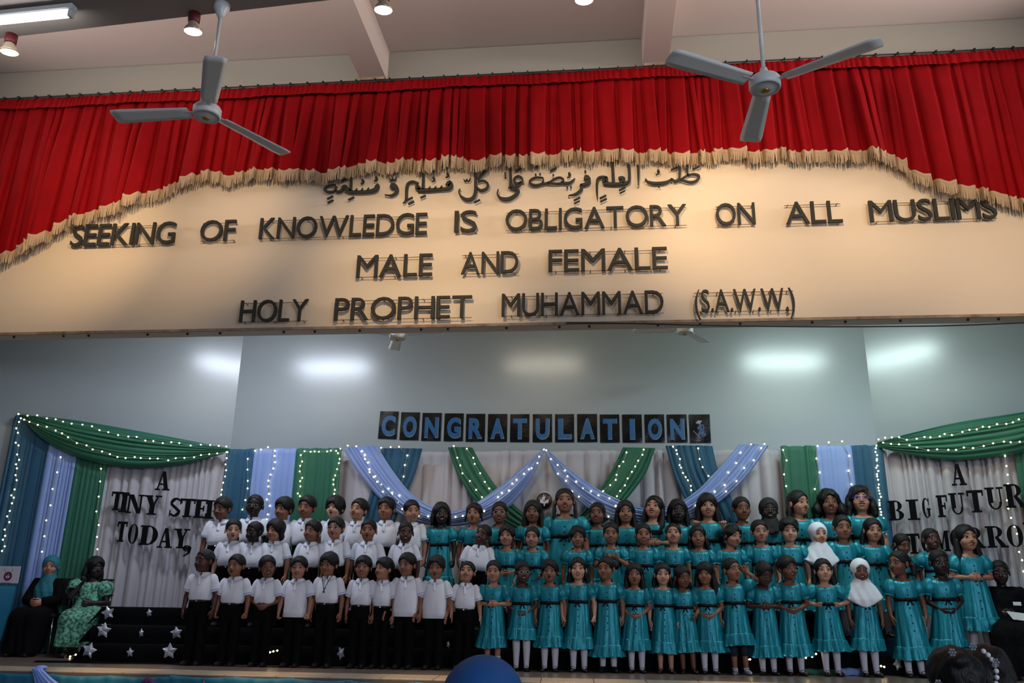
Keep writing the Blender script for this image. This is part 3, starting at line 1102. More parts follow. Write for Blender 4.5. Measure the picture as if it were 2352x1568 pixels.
SHOE_G = {k: shoe_mesh(k) for k in ('mary', 'sneaker')}
SHOEM = {
    'mary': mesh('shoe', SHOE_G['mary'][0], SHOE_G['mary'][1], [M_SHOE]),
    'sneaker': mesh('shoe', SHOE_G['sneaker'][0], SHOE_G['sneaker'][1], [M_SNEAK]),
    'silver': mesh('shoe', SHOE_G['mary'][0], SHOE_G['mary'][1], [M_SILV]),
}
_g = G()
_a = np.linspace(-.15, PI + .15, 14)
_g.grid(np.array([[(.0255 * math.cos(t), y, .012 + .036 * math.sin(t)) for t in _a] for y in (-.020, -.034)]))
_g.grid(np.array([[(.0268 * math.cos(t), y, .012 + .0375 * math.sin(t)) for t in _a] for y in (-.034, -.020)]))
STRAPM = {'mary': mesh('strap', np.concatenate(_g.v), _g.f, [M_SHOE]), 'silver': mesh('strap', np.concatenate(_g.v), _g.f, [M_SILV])}
_g = G().lathe([(.0005, -.003), (.0055, -.003), (.0065, 0), (.0055, .002), (.0005, .002)], seg=10, axis='y')
BTNM = mesh('button', np.concatenate(_g.v) * np.array([1, -1, 1]), _g.f, [M_BTN])


def bow_mesh():
    g = G()
    for s in (-1, 1):
        P = []
        for t in np.linspace(0, 1, 7):
            w = .003 + .013 * math.sin(PI * min(1, t * 1.05) * .72) ** .8
            a = np.linspace(0, 2 * PI, 8, endpoint=False)
            P.append([(s * (.004 + .030 * t), -.006 + .007 * math.cos(b) * (1.2 - t), w * math.sin(b) + .004 * t) for b in a])
        g.grid(np.array(P), True, 0, True, True)
        P = []
        for t in np.linspace(0, 1, 6):
            x0 = s * (.003 + .020 * t)
            P.append([(x0 - .006, -.004 - .004 * t, -.004 - .040 * t), (x0, -.007 - .004 * t, -.004 - .040 * t), (x0 + .006, -.004 - .004 * t, -.004 - .042 * t), (x0, -.001 - .004 * t, -.004 - .042 * t)])
        g.grid(np.array(P), True, 0, True, True)
    g.ell((0, -.008, 0), (.007, .006, .008), 10, 6)
    return mesh('bow', np.concatenate(g.v), g.f, [M_SASH])


BOWM = bow_mesh()


def glasses_mesh(m):
    g = G()
    y0 = float(face_y(np.float32(.152), np.float32(.46))) - .055
    for s in (-1, 1):
        a = np.linspace(0, 2 * PI, 25)
        g.tube([(s * .155 + .105 * math.cos(t), y0 + .03 * abs(math.cos(t)) * (s * math.cos(t) > 0), .465 + .08 * math.sin(t)) for t in a], .011, 6, caps=False)
        g.tube([(s * .26, y0 + .03, .48), (s * .36, y0 + .16, .48), (s * .39, .02, .47)], .009, 6)
    g.tube([(-.055, y0, .48), (0, y0 - .01, .495), (.055, y0, .48)], .010, 6)
    return mesh('glasses', np.concatenate(g.v), g.f, [m])


GLASSM = {'silver': glasses_mesh(M_GLASS), 'purple': glasses_mesh(M_PURP)}


def person(name, loc, H, skin, hair, yaw=0, pitch=0, roll=0, mouth='closed', armL='down', armR='down', dress=None, turn=0.0, width=1.0, shoes='mary', legs='tights', lean=0.0, glasses=None, hairmat=None, seed=0, cat='child', scarf=None, gap=.05, tucked=True, hem=.215, sdf_body=None, headw=1.0, hb=HB):
    rng = np.random.default_rng(seed + 11)
    eL, VL, QL = arm_geometry(armL, -1)
    eR, VR, QR = arm_geometry(armR, 1)
    fem = dress == 'dress'
    sx = np.arange(-.225 if armL in ('head', 'hips') else -.175, (.226 if armR in ('head', 'hips') else .176), .0135)
    bs = sdf_body or (lambda P: body_sdf(P, eL, eR, fem, gap))
    hi = .775
    if sdf_body is None:
        zs = np.r_[np.arange(-.006, .73, .0165), np.arange(.73, .812, .0075)]
        zs = np.r_[zs[zs < hi], hi]
        Vb, Qb = surfnet(bs, sx, np.arange(-.125, .115, .0135), zs)
    else:
        zs = np.r_[np.arange(.03, hi, .018), hi]
        Vb, Qb = surfnet(bs, np.arange(-.26, .261, .015), np.arange(-.42, .16, .016), zs)
    Vb = Vb.astype(float)
    # arms raised above the shoulder line would be cut by the top plane: the neck ring alone stays open
    lb = boundary_loop(Qb)
    lb = lb[(np.abs(Vb[lb][:, 0]) < .07) & (Vb[lb][:, 2] > .76)]
    Vh, Qh, th_, lh = HEADS[mouth]
    R = rotm(yaw, pitch, roll)
    piv = np.array((0, .014, .8135 - .10 * hb))
    Vh2 = ((Vh * (headw, 1, 1) - TRANSFER) * hb) @ R.T + piv
    V = np.concatenate([Vb, Vh2, VL, VR])
    n0, n1, n2 = len(Vb), len(Vb) + len(Vh2), len(Vb) + len(Vh2) + len(VL)
    Z = zipper(V, lb, lh + n0) if len(lb) > 4 else []
    F_ = Qb.tolist() + (Qh + n0).tolist() + (QL + n1).tolist() + (QR + n2).tolist() + [list(t) for t in Z]
    tint = np.concatenate([np.ones((n0, 3)), th_, np.ones((len(VL) + len(VR), 3))])
    wl = V.copy()
    # the width factor spreads the trunk and arms, not the head
    fade = np.clip((.79 - V[:, 2]) / .05, 0, 1)
    wl[:, 0] *= 1 + (width - 1) * fade
    o = link(name, mesh(name, wl * H, F_, [SKIN[skin]], None, True, tint))
    o.location = loc
    o.rotation_euler = (0, math.radians(lean), math.radians(turn))
    o['category'] = cat
    # head pieces
    MH = Matrix.Translation(Vector(piv * H)) @ Matrix(R).to_4x4() @ Matrix.Diagonal((hb * H * headw, hb * H, hb * H, 1)) @ Matrix.Translation(Vector(-TRANSFER))
    for s in (-1, 1):
        link('eye', EYES[s], o, MH)
    link('eyebrow', BROWS, o, MH)
    link('eyebrow', BROWS_L, o, MH)
    if mouth != 'closed':
        link('teeth', TEETH[mouth], o, MH)
    if hair:
        if hair not in HAIRM:
            HAIRM[hair] = make_hair(hair)
        link('headscarf' if hair.startswith('hijab') else 'hair', HAIRM[hair], o, MH)
    if glasses:
        link('glasses', GLASSM[glasses], o, MH)

    def put(g, nm, mats):
        ob = g.build(nm, mats, o)
        ob.matrix_local = Matrix.Diagonal((H * width, H, H, 1))
        return ob

    MS = Matrix.Diagonal((H * width, H, H, 1))
    if dress == 'polo':
        f1, f2, f3 = rng.uniform(0, 6, 3)

        def wr(i, th, x, y, z):
            amp = [0, 0, .001, .0015, .002, .003, .004, .004, .002, .001][min(i, 9)]
            k = 1 + amp / .1 * (np.sin(3 * th + f1 + i) + .7 * np.sin(7 * th + f2 + 1.3 * i) + .4 * np.sin(13 * th + f3))
            if i < 3:
                z = z - (.012, .006, .002)[i] * np.clip(np.cos(th), 0, 1)
            return x * k, y * k, z
        if tucked:
            spec = [(.796, .043, .043, .012), (.786, .062, .049, .012), (.770, .092, .056, .010), (.735, .107, .067, .006), (.69, .107, .073, .0), (.65, .106, .078, -.004), (.61, .107, .080, -.004), (.585, .106, .078, -.002), (.567, .098, .071, 0), (.556, .090, .066, 0)]
        else:
            spec = [(.796, .043, .043, .012), (.786, .062, .049, .012), (.770, .092, .056, .010), (.735, .107, .067, .006), (.68, .108, .074, .0), (.62, .110, .080, -.004), (.56, .112, .082, -.004), (.50, .114, .084, -.002), (.452, .116, .085, 0), (.45, .112, .081, 0)]
        g = G().grid(rings(spec, 36, wr), True)
        put(g, 'polo_shirt', [M_SHIRT, M_PIPE])
        for s, e in ((-1, eL), (1, eR)):
            gs = G()
            sleeve(gs, s, e, [(-.04, .024), (-.012, .041), (.03, .0455), (.07, .047), (.098, .0495), (.104, .0495), (.118, .050), (.119, .045), (.09, .041)], 18, 0, [0, 0, 0, 0, 1, 0, 0, 0], [.02, .02, .03, .04, .04, .04, .04, .03, .03], rng)
            put(gs, 'sleeve', [M_SHIRT, M_PIPE])
        g = G()
        th = np.linspace(.16, 2 * PI - .16, 30)
        fr = np.abs(np.cos(th / 2)) ** 6        # 1 at the two front tips
        P = []
        for k, (r, dz) in enumerate(((.041, .0), (.047, .016), (.056, .010), (.067, -.004), (.071, -.008), (.075, -.013))):
            rr = r + (.012 * fr if k > 2 else 0)
            zz = .797 + dz - (.020 * fr if k > 2 else .004 * fr)
            P.append(np.stack([rr * np.sin(th), .012 - rr * .92 * np.cos(th), zz + 0 * th], -1))
        g.grid(np.array(P), False, 0, mrow=[0, 0, 0, 1, 0])
        put(g, 'collar', [M_SHIRT, M_PIPE])
        g = G().box((0, -.066, .735), (.022, .006, .075), np.array(Matrix.Rotation(math.radians(-12), 3, 'X')), 0, .002)
        for zz in (.755, .735, .712):
            g.ell((0, -.0735 + (.735 - zz) * -.2, zz), (.003, .002, .003), 6, 4, 0)
        put(g, 'placket', [M_SHIRT, M_PIPE])
        g = G()
        g.grid(rings([(.565, .091, .067, 0), (.53, .097, .071, 0), (.48, .101, .073, .003), (.44, .098, .068, .003)], 30), True)
        for s in (-1, 1):
            P = []
            for z, rx, ry, yo in ((.50, .050, .066, .003), (.42, .050, .060, .002), (.30, .044, .050, .0), (.18, .042, .047, .003), (.06, .042, .050, .003), (.022, .044, .054, .0)):
                x, y = sup(np.linspace(0, 2 * PI, 18, endpoint=False), rx, ry, 2.2)
                w = 1 + .03 * np.sin(np.arange(18) * 2.1 + z * 40 + f1)
                P.append(np.stack([s * gap + x * w, y * w + yo, np.full(18, z)], -1))
            g.grid(np.array(P), True)
        put(g, 'trousers', [M_TROU])
        if tucked:
            g = G().grid(rings([(.548, .0945, .0705, 0), (.548, .0965, .0725, 0), (.567, .095, .071, 0), (.567, .092, .068, 0)], 30), True)
            bl = put(g, 'belt', [M_BELT])
            g = G().box((.0, -.075, .5575), (.020, .005, .016), None, 0, .002)
            g.build('buckle', [M_BUCK], bl)
        for s in (-1, 1):
            link('shoe', SHOEM['sneaker'], o, MS @ Matrix.Translation((s * gap, 0, 0)) @ Matrix.Rotation(math.radians(s * 9), 4, 'Z'))
    elif dress == 'dress':
        f1, f2, f3, f4 = rng.uniform(0, 6, 4)
        nf = int(rng.integers(9, 13))
        hz = hem
        rz = hem + .098

        def wr(i, th, x, y, z):
            if i < 4:
                fr = np.clip(np.cos(th), -.3, 1)
                z = z - (.040, .030, .010, 0)[i] * fr
            amp = (0, 0, .001, .002, .003, .002, .001, .001)[min(i, 7)]
            k = 1 + amp / .1 * (np.sin(4 * th + f1 + i) + np.sin(9 * th + f2 + i * .8))
            return x * k, y * k, z
        spec = [(.792, .053, .045, .012), (.786, .070, .051, .012), (.768, .096, .062, .008), (.735, .104, .068, .003), (.69, .100, .071, 0), (.65, .094, .070, 0), (.622, .088, .066, 0), (.612, .087, .065, 0)]
        Pb = rings(spec, 40, wr)
        g = G().grid(Pb, True)
        put(g, 'bodice', [M_SATIN])
        sway, swy = rng.uniform(-.012, .012), rng.uniform(-.012, .006)
        nz_ = 9
        spec2 = []
        for k in range(nz_):
            t = k / (nz_ - 1)
            spec2.append((.618 + (rz - .618) * t, .088 + .038 * t ** .8, .066 + .036 * t ** .8, 0))

        def sk(i, th, x, y, z):
            t = i / (nz_ - 1)
            a = (.02 + .085 * t)
            k = 1 + a * (np.sin(nf * th + f1 + .8 * math.sin(t * 3 + f4)) * .7 + .5 * np.sin((nf * 2 - 3) * th + f2 + t) + .4 * np.sin(3 * th + f3))
            return x * k + sway * t * t, y * k + swy * t * t, z + .004 * t * np.sin(3 * th + f3)
        Ps = rings(spec2, 56, sk, 2.1)
        g = G().grid(Ps, True)
        put(g, 'skirt', [M_SATIN])
        sk0 = Ps[-1]
        P = []
        for k, t in enumerate((-.04, 0, .12, .35, .65, 1.0, 1.01, .8)):
            th = np.linspace(0, 2 * PI, 56, endpoint=False)
            tt = min(max(t, 0), 1)
            a = .012 + .11 * tt
            kk = 1 + (.045 if k in (1, 2) else 0) + .26 * tt ** .8 * (.8 if k < 7 else .75) + a * (np.sin((nf + 4) * th + f2 + .5 * math.sin(4 * t)) * .6 + .5 * np.sin((nf - 4) * th + f4) + .35 * np.sin(2 * th + f1))
            c = np.array((sway, swy))
            xy = (sk0[:, :2] - c) * kk[:, None] + c * (1 + .5 * tt)
            P.append(np.c_[xy, sk0[:, 2] + (hz - rz) * t + .004 * tt * np.sin((nf + 4) * th + f2)])
        g = G().grid(np.array(P), True)
        put(g, 'ruffle', [M_SATIN])
        for s, e in ((-1, eL), (1, eR)):
            gs = G()
            sleeve(gs, s, e, [(-.03, .022), (-.015, .038), (.01, .050), (.045, .057), (.075, .054), (.092, .044), (.096, .039), (.102, .045), (.110, .049), (.109, .041)], 24, 0, None, [.03, .06, .07, .08, .09, .06, .04, .05, .07, .05], rng)
            put(gs, 'puff_sleeve', [M_SATIN])
        g = G().grid(rings([(.598, .091, .069, 0), (.599, .096, .074, 0), (.627, .095, .0735, 0), (.628, .088, .067, 0)], 32), True)
        sash = put(g, 'sash', [M_SASH])
        bo = link('bow', BOWM, sash, Matrix.Translation((rng.uniform(-.018, .018), -.075, .612)))
        front = [(.742, Pb), (.692, Pb), (.648, Pb)] + [(z, Ps) for z in (.545, .485, .425, .365)]
        for z, P in front:
            col = P[:, 0, :]
            o_ = np.argsort(col[:, 2])
            y = float(np.interp(z, col[o_, 2], col[o_, 1]))
            x = float(np.interp(z, col[o_, 2], col[o_, 0]))
            link('button', BTNM, o, MS @ Matrix.Translation((x, y - .001, z)))
        for s in (-1, 1):
            pts = [(s * gap, -.004, .30), (s * gap, -.003, .26), (s * gap, .011, .19), (s * gap, .008, .10), (s * gap, .004, .045), (s * gap, -.012, .026), (s * gap * 1.05, -.06, .016)]
            rad = [.039, .0375, .0345, .028, .0245, .0225, .015]
            if legs == 'tights':
                put(G().tube(pts, rad, 12), 'stocking', [M_TIGHT])
            elif legs == 'socks':
                put(G().tube([(s * gap, .0085, .13)] + pts[3:], [.030] + rad[3:], 12), 'sock', [M_TIGHT])
            elif legs == 'leggings':
                put(G().tube([pts[0], pts[1], pts[2], (s * gap, .011, .155)], [.044, .043, .041, .040], 12), 'leggings_leg', [M_NAVY])
                put(G().tube([(s * gap, .0045, .055)] + pts[4:], [.026] + rad[4:], 12), 'sock', [M_TIGHT])
            so = link('shoe', SHOEM[shoes], o, MS @ Matrix.Translation((s * gap, 0, 0)) @ Matrix.Rotation(math.radians(s * 12), 4, 'Z'))
            if shoes in STRAPM:
                link('strap', STRAPM[shoes], so)
    return o
# ------------------------------------------------------------------ red pelmet curtain with fringe
M_RED = mat('red_velvet', srgb(130, 4, 11), 0.75, spec=0.08, noise=(6, srgb(116, 3, 9), 0.3))
M_FRINGE = mat('cream_fringe', srgb(168, 144, 116), 0.9, spec=.1)
M_LETTER = mat('dark_sign_letter', srgb(52, 51, 45), 0.6, spec=.2, noise=(8, srgb(42, 42, 38), 0.3))
PY = 8.13
bot = [(-60, 585), (5, 582), (50, 562), (110, 538), (160, 508), (215, 484), (290, 464), (360, 438), (432, 408), (480, 402), (540, 400), (620, 394), (700, 394), (760, 392), (840, 382), (900, 374), (1000, 366), (1100, 362), (1200, 360), (1290, 353), (1400, 350), (1500, 349), (1600, 351), (1700, 353), (1800, 351), (1870, 348), (1950, 345), (2020, 352), (2060, 366), (2095, 388), (2130, 412), (2190, 428), (2280, 438), (2310, 456), (2352, 462), (2430, 480)]
bw = np.array([atY(x, y, PY) for x, y in bot])
xa, xb = bw[0, 0] - .6, bw[-1, 0] + .6
RZ = 6.46
NF = 86
rng = np.random.default_rng(21)
wd = rng.uniform(.4, 1.0, NF) ** 1.8 * 2 + .25
eb = xa + (xb - xa) * np.r_[0, np.cumsum(wd) / wd.sum()]
prof_t = np.array([0, .06, .16, .32, .5, .68, .82, .90, .95, 1.0])
cols = []
for i in range(NF):
    w = eb[i + 1] - eb[i]
    am = rng.uniform(.055, .16)
    for t in prof_t[:-1]:
        # a pleat: rises quickly, runs nearly flat, folds back under at its right edge
        d = am * (min(1, t / .12) ** .7 if t < .82 else max(0, 1 - (t - .82) / .16)) * (.80 + .2 * math.sin(3 * t + i))
        cols.append((eb[i] + w * (t if t < .85 else .85 - (t - .85) * .25 if t < .93 else .78 + (t - .93) * 3.1), d, i, t))
cols = np.array(cols)
cx, cd = cols[:, 0], cols[:, 1]
zb = np.interp(cx, bw[:, 0], bw[:, 2])
# each pleat hangs as one piece: its hem is a shallow curve about the mean
zi = np.array([np.interp((eb[int(i)] + eb[int(i) + 1]) / 2, bw[:, 0], bw[:, 2]) for i in cols[:, 2]])
off = rng.normal(0, .022, NF)[cols[:, 2].astype(int)]
zb = .5 * zb + .5 * zi + off - .05 * cd / .1 * (1 - 2 * np.abs(cols[:, 3] - .45)) + .045
lean = rng.normal(0, .05, NF)[cols[:, 2].astype(int)] + .035 * np.interp(cx, [xa, xb], [-1.6, 1.6])
NV = 14
P = []
for k in range(NV):
    t = k / (NV - 1)
    grow = .30 + .70 * min(1, t / .35) if t > .05 else .25
    gather = (.012 * np.sin(cx * 160) if t < .05 else 0)
    z = RZ - .02 + (zb - RZ + .02) * t
    P.append(np.stack([cx + lean * t ** 1.6 * .6, PY + .10 - cd * grow * (.55 + .45 * t) - .02 * t + gather, z], -1))
P = np.array(P)
pel = empty('pelmet_curtain', (0, PY, RZ), 'long pleated red velvet pelmet with cream fringe hanging from the rail', 'curtain')
o = G().grid(P).build('cloth', [M_RED], pel)
o.matrix_local = Matrix.Translation((0, -PY, -RZ))
# gathered heading band
hb_x = np.linspace(xa, xb, 900)
Hd = np.array([np.stack([hb_x, PY + .045 - .018 * np.abs(np.sin(hb_x * 45 + np.sin(hb_x * 7) * 3)) - y, np.full_like(hb_x, z) + .008 * np.sin(hb_x * 3.1) + .005 * np.sin(hb_x * 11)], -1) for z, y in ((RZ + .035, 0), (RZ - .01, .012), (RZ - .06, .02), (RZ - .10, .012))])
o = G().grid(Hd).build('heading', [M_RED], pel)
o.matrix_local = Matrix.Translation((0, -PY, -RZ))
# fringe: a braid strip and a comb of strands that follow the hem
hem_ = P[-1]
cum = np.r_[0, np.cumsum(np.linalg.norm(np.diff(hem_, axis=0), axis=1))]
ns = 2600
s_ = np.linspace(0, cum[-1], ns)
Hm = np.c_[tuple(np.interp(s_, cum, hem_[:, k]) for k in range(3))]
g = G()
br = np.array([Hm + (0, -.006, .012), Hm + (0, -.012, 0), Hm + (0, -.012, -.022), Hm + (0, -.005, -.030)])
g.grid(br)
o = g.build('braid', [M_FRINGE], pel)
o.matrix_local = Matrix.Translation((0, -PY, -RZ))
g = G()
L = .112 + rng.uniform(-.012, .012, ns)
swx = rng.normal(0, .006, ns)
V, Fq = [], []
tang = np.gradient(Hm, axis=0)
tang /= np.linalg.norm(tang, axis=1)[:, None] + 1e-9
for i in range(ns):
    a = Hm[i] + (0, -.006, -.024)
    t = tang[i] * .0052
    b = a + (swx[i], rng.uniform(-.004, .004), -L[i])
    k = len(V)
    V += [a - t, a + t, b + t * .7, b - t * .7, (a + b) / 2 + (0, -.005, 0) + t, (a + b) / 2 + (0, -.005, 0) - t]
    Fq += [(k, k + 1, k + 4, k + 5), (k + 5, k + 4, k + 2, k + 3)]
g.add(V, Fq)
o = g.build('fringe_strands', [M_FRINGE], pel)
o.matrix_local = Matrix.Translation((0, -PY, -RZ))
o['kind'] = 'stuff'
rl = empty('curtain_rail', (0, PY + .05, RZ + .05), 'dark metal curtain rail with hooks above the red pelmet', 'rail')
G().tube([(xa - .2, 0, 0), (xb + .2, 0, 0)], .022, 10).build('rod', [M_DARKM], rl)
hk = G().tube([(0, -.03, -.04), (0, -.034, .015), (0, -.005, .032), (0, .026, .01)], .007, 5)
hkm = mesh('hook', np.concatenate(hk.v), hk.f, [M_DARKM])
for k in range(64):
    link('hook', hkm, rl, Matrix.Translation((xa + (xb - xa) * (k + .5) / 64 + .02 * math.sin(k * 3.3), 0, 0)))

# ------------------------------------------------------------------ raised words on the cream wall
_fc = {}


def glyph(ch, bold=0.0, ext=.02, res=4):
    k = (ch, bold, ext)
    if k not in _fc:
        cu = bpy.data.curves.new('glyph', 'FONT')
        cu.body = ch
        cu.size = 1.0
        cu.extrude = 0
        cu.resolution_u = res
        cu.offset = bold
        ob = bpy.data.objects.new('glyph', cu)
        C.objects.link(ob)
        bpy.context.view_layer.update()
        me = bpy.data.meshes.new_from_object(ob.evaluated_get(bpy.context.evaluated_depsgraph_get()))
        V = np.array([v.co[:] for v in me.vertices])
        F_ = [list(p.vertices) for p in me.polygons]
        C.objects.unlink(ob)
        bpy.data.objects.remove(ob)
        bpy.data.meshes.remove(me)
        # weld, then find the outline
        key = np.round(V[:, :2], 5)
        u, inv = np.unique(key, axis=0, return_inverse=True)
        inv = inv.ravel()
        F_ = [[int(inv[i]) for i in f] for f in F_]
        F_ = [f for f in F_ if len(set(f)) == len(f)]
        _fc[k] = (u, F_)
    return _fc[k]


def solid(V2, F_, tf, y0, y1):
    """flat glyph (x, z) to a closed slab; tf maps (x, z) to (x, z)"""
    xz = tf(V2)
    n = len(xz)
    V = np.r_[np.c_[xz[:, 0], np.full(n, y0), xz[:, 1]], np.c_[xz[:, 0], np.full(n, y1), xz[:, 1]]]
    E = {}
    for f in F_:
        for a, b in zip(f, f[1:] + f[:1]):
            E[(a, b)] = E.get((a, b), 0) + 1
    side = [(a, a + n, b + n, b) for (a, b) in E if (b, a) not in E]
    return V, [list(f) for f in F_] + [[i + n for i in f[::-1]] for f in F_] + [list(s) for s in side]


def word(text, xl, xr, yb0, yb1, yt0, yt1, label, wide_gap=.085):
    y = BY - .075
    a, b = atY(xl, yb0, y), atY(xr, yb1, y)
    h = ((atY(xl, yt0, y) - a)[2] + (atY(xr, yt1, y) - b)[2]) / 2
    z0 = (a[2] + b[2]) / 2
    Wd = b[0] - a[0]
    gl = [glyph(c, .0, .02) for c in text]
    cap = glyph('H')[0][:, 1].max()
    ws = [(v[:, 0].max() - v[:, 0].min()) / cap * h for v, f in gl]
    gp = [wide_gap * h] * (len(text) - 1)
    k = (Wd - sum(gp)) / sum(ws)
    r = empty('raised_word', (a[0], y, z0), label, 'sign', 'dark raised words on the cream wall')
    x = 0
    for i, (v, f) in enumerate(gl):
        vm = v[:, 0].min()
        kx = k if text[i] not in '().' else min(k, 1.0)
        sc = h / cap
        V, F_ = solid(v, f, lambda q: np.c_[(q[:, 0] - vm) * sc * k + x, q[:, 1] * sc], -.014, .014)
        link('letter', mesh('letter', V, F_, [M_LETTER], smooth=False), r)
        x += ws[i] * k + (gp[i] if i < len(gp) else 0)
    g = G()
    for zz in (.01, h * .90):
        rd = G().tube([(.0, .02, zz), (Wd, .02, zz)], .0045, 5).build('mounting_rod', [M_RUST], r)
    pg = G()
    for j in range(max(2, len(text) // 2 + 1)):
        xx = Wd * (.06 + .88 * j / max(1, len(text) // 2))
        for zz in (.01, h * .90):
            link('mounting_peg', PEGM, r, Matrix.Translation((xx, 0, zz)))
    return r


_g = G().tube([(0, .005, 0), (0, .074, 0)], .006, 6)
PEGM = mesh('mounting_peg', np.concatenate(_g.v), _g.f, [M_RUST])
WORDS = [('SEEKING', 160, 400, 568, 556, 520, 507), ('OF', 458, 538, 554, 552, 507, 506), ('KNOWLEDGE', 594, 980, 550, 536, 503, 488), ('IS', 1043, 1095, 533, 532, 485, 484), ('OBLIGATORY', 1161, 1578, 528, 519, 482, 470), ('ON', 1646, 1736, 517, 515, 468, 466), ('ALL', 1806, 1936, 514, 511, 464, 462), ('MUSLIMS', 1999, 2292, 509, 502, 460, 454),
         ('MALE', 818, 992, 637, 633, 587, 583), ('AND', 1059, 1190, 629, 627, 580, 577), ('FEMALE', 1260, 1534, 625, 617, 575, 567),
         ('HOLY', 549, 705, 740, 737, 691, 687), ('PROPHET', 767, 1083, 736, 729, 686, 678), ('MUHAMMAD', 1152, 1525, 727, 719, 675, 667), ('(S.A.W.W.)', 1597, 1827, 716, 714, 665, 663)]
for t, *q in WORDS:
    word(t, *q, 'dark raised capital letters on the cream wall spelling ' + t, .05 if '(' in t else .085)

# the Arabic line: pen strokes (x, y, width) in photograph pixels, right to left
def c3(*p):
    return [(730 + a / 5.227, 370 + b / 5.227, w / 5.227) for a, b, w in p]
def c4(*p):
    return [(1160 + a / 4.9, 360 + b / 4.9, w / 4.9) for a, b, w in p]


def slash(c, x, y, L=72, w=17):
    return c((x, y, w), (x + L, y - L * .48, w))


def hook(c, x, y):
    return c((x + 22, y - 18, 10), (x + 6, y - 12, 18), (x + 10, y + 4, 18), (x + 26, y, 14), (x + 14, y + 24, 10), (x - 14, y + 36, 6))


def dot(c, x, y, w=27):
    return c((x - w * .32, y + w * .1, w * .35), (x, y, w), (x + w * .32, y - w * .1, w * .35))


def shad(c, x, y):
    return c((x - 44, y - 8, 10), (x - 36, y + 14, 16), (x - 14, y + 10, 14), (x - 6, y - 10, 10), (x, y + 14, 16), (x + 22, y + 10, 14), (x + 34, y - 22, 10))


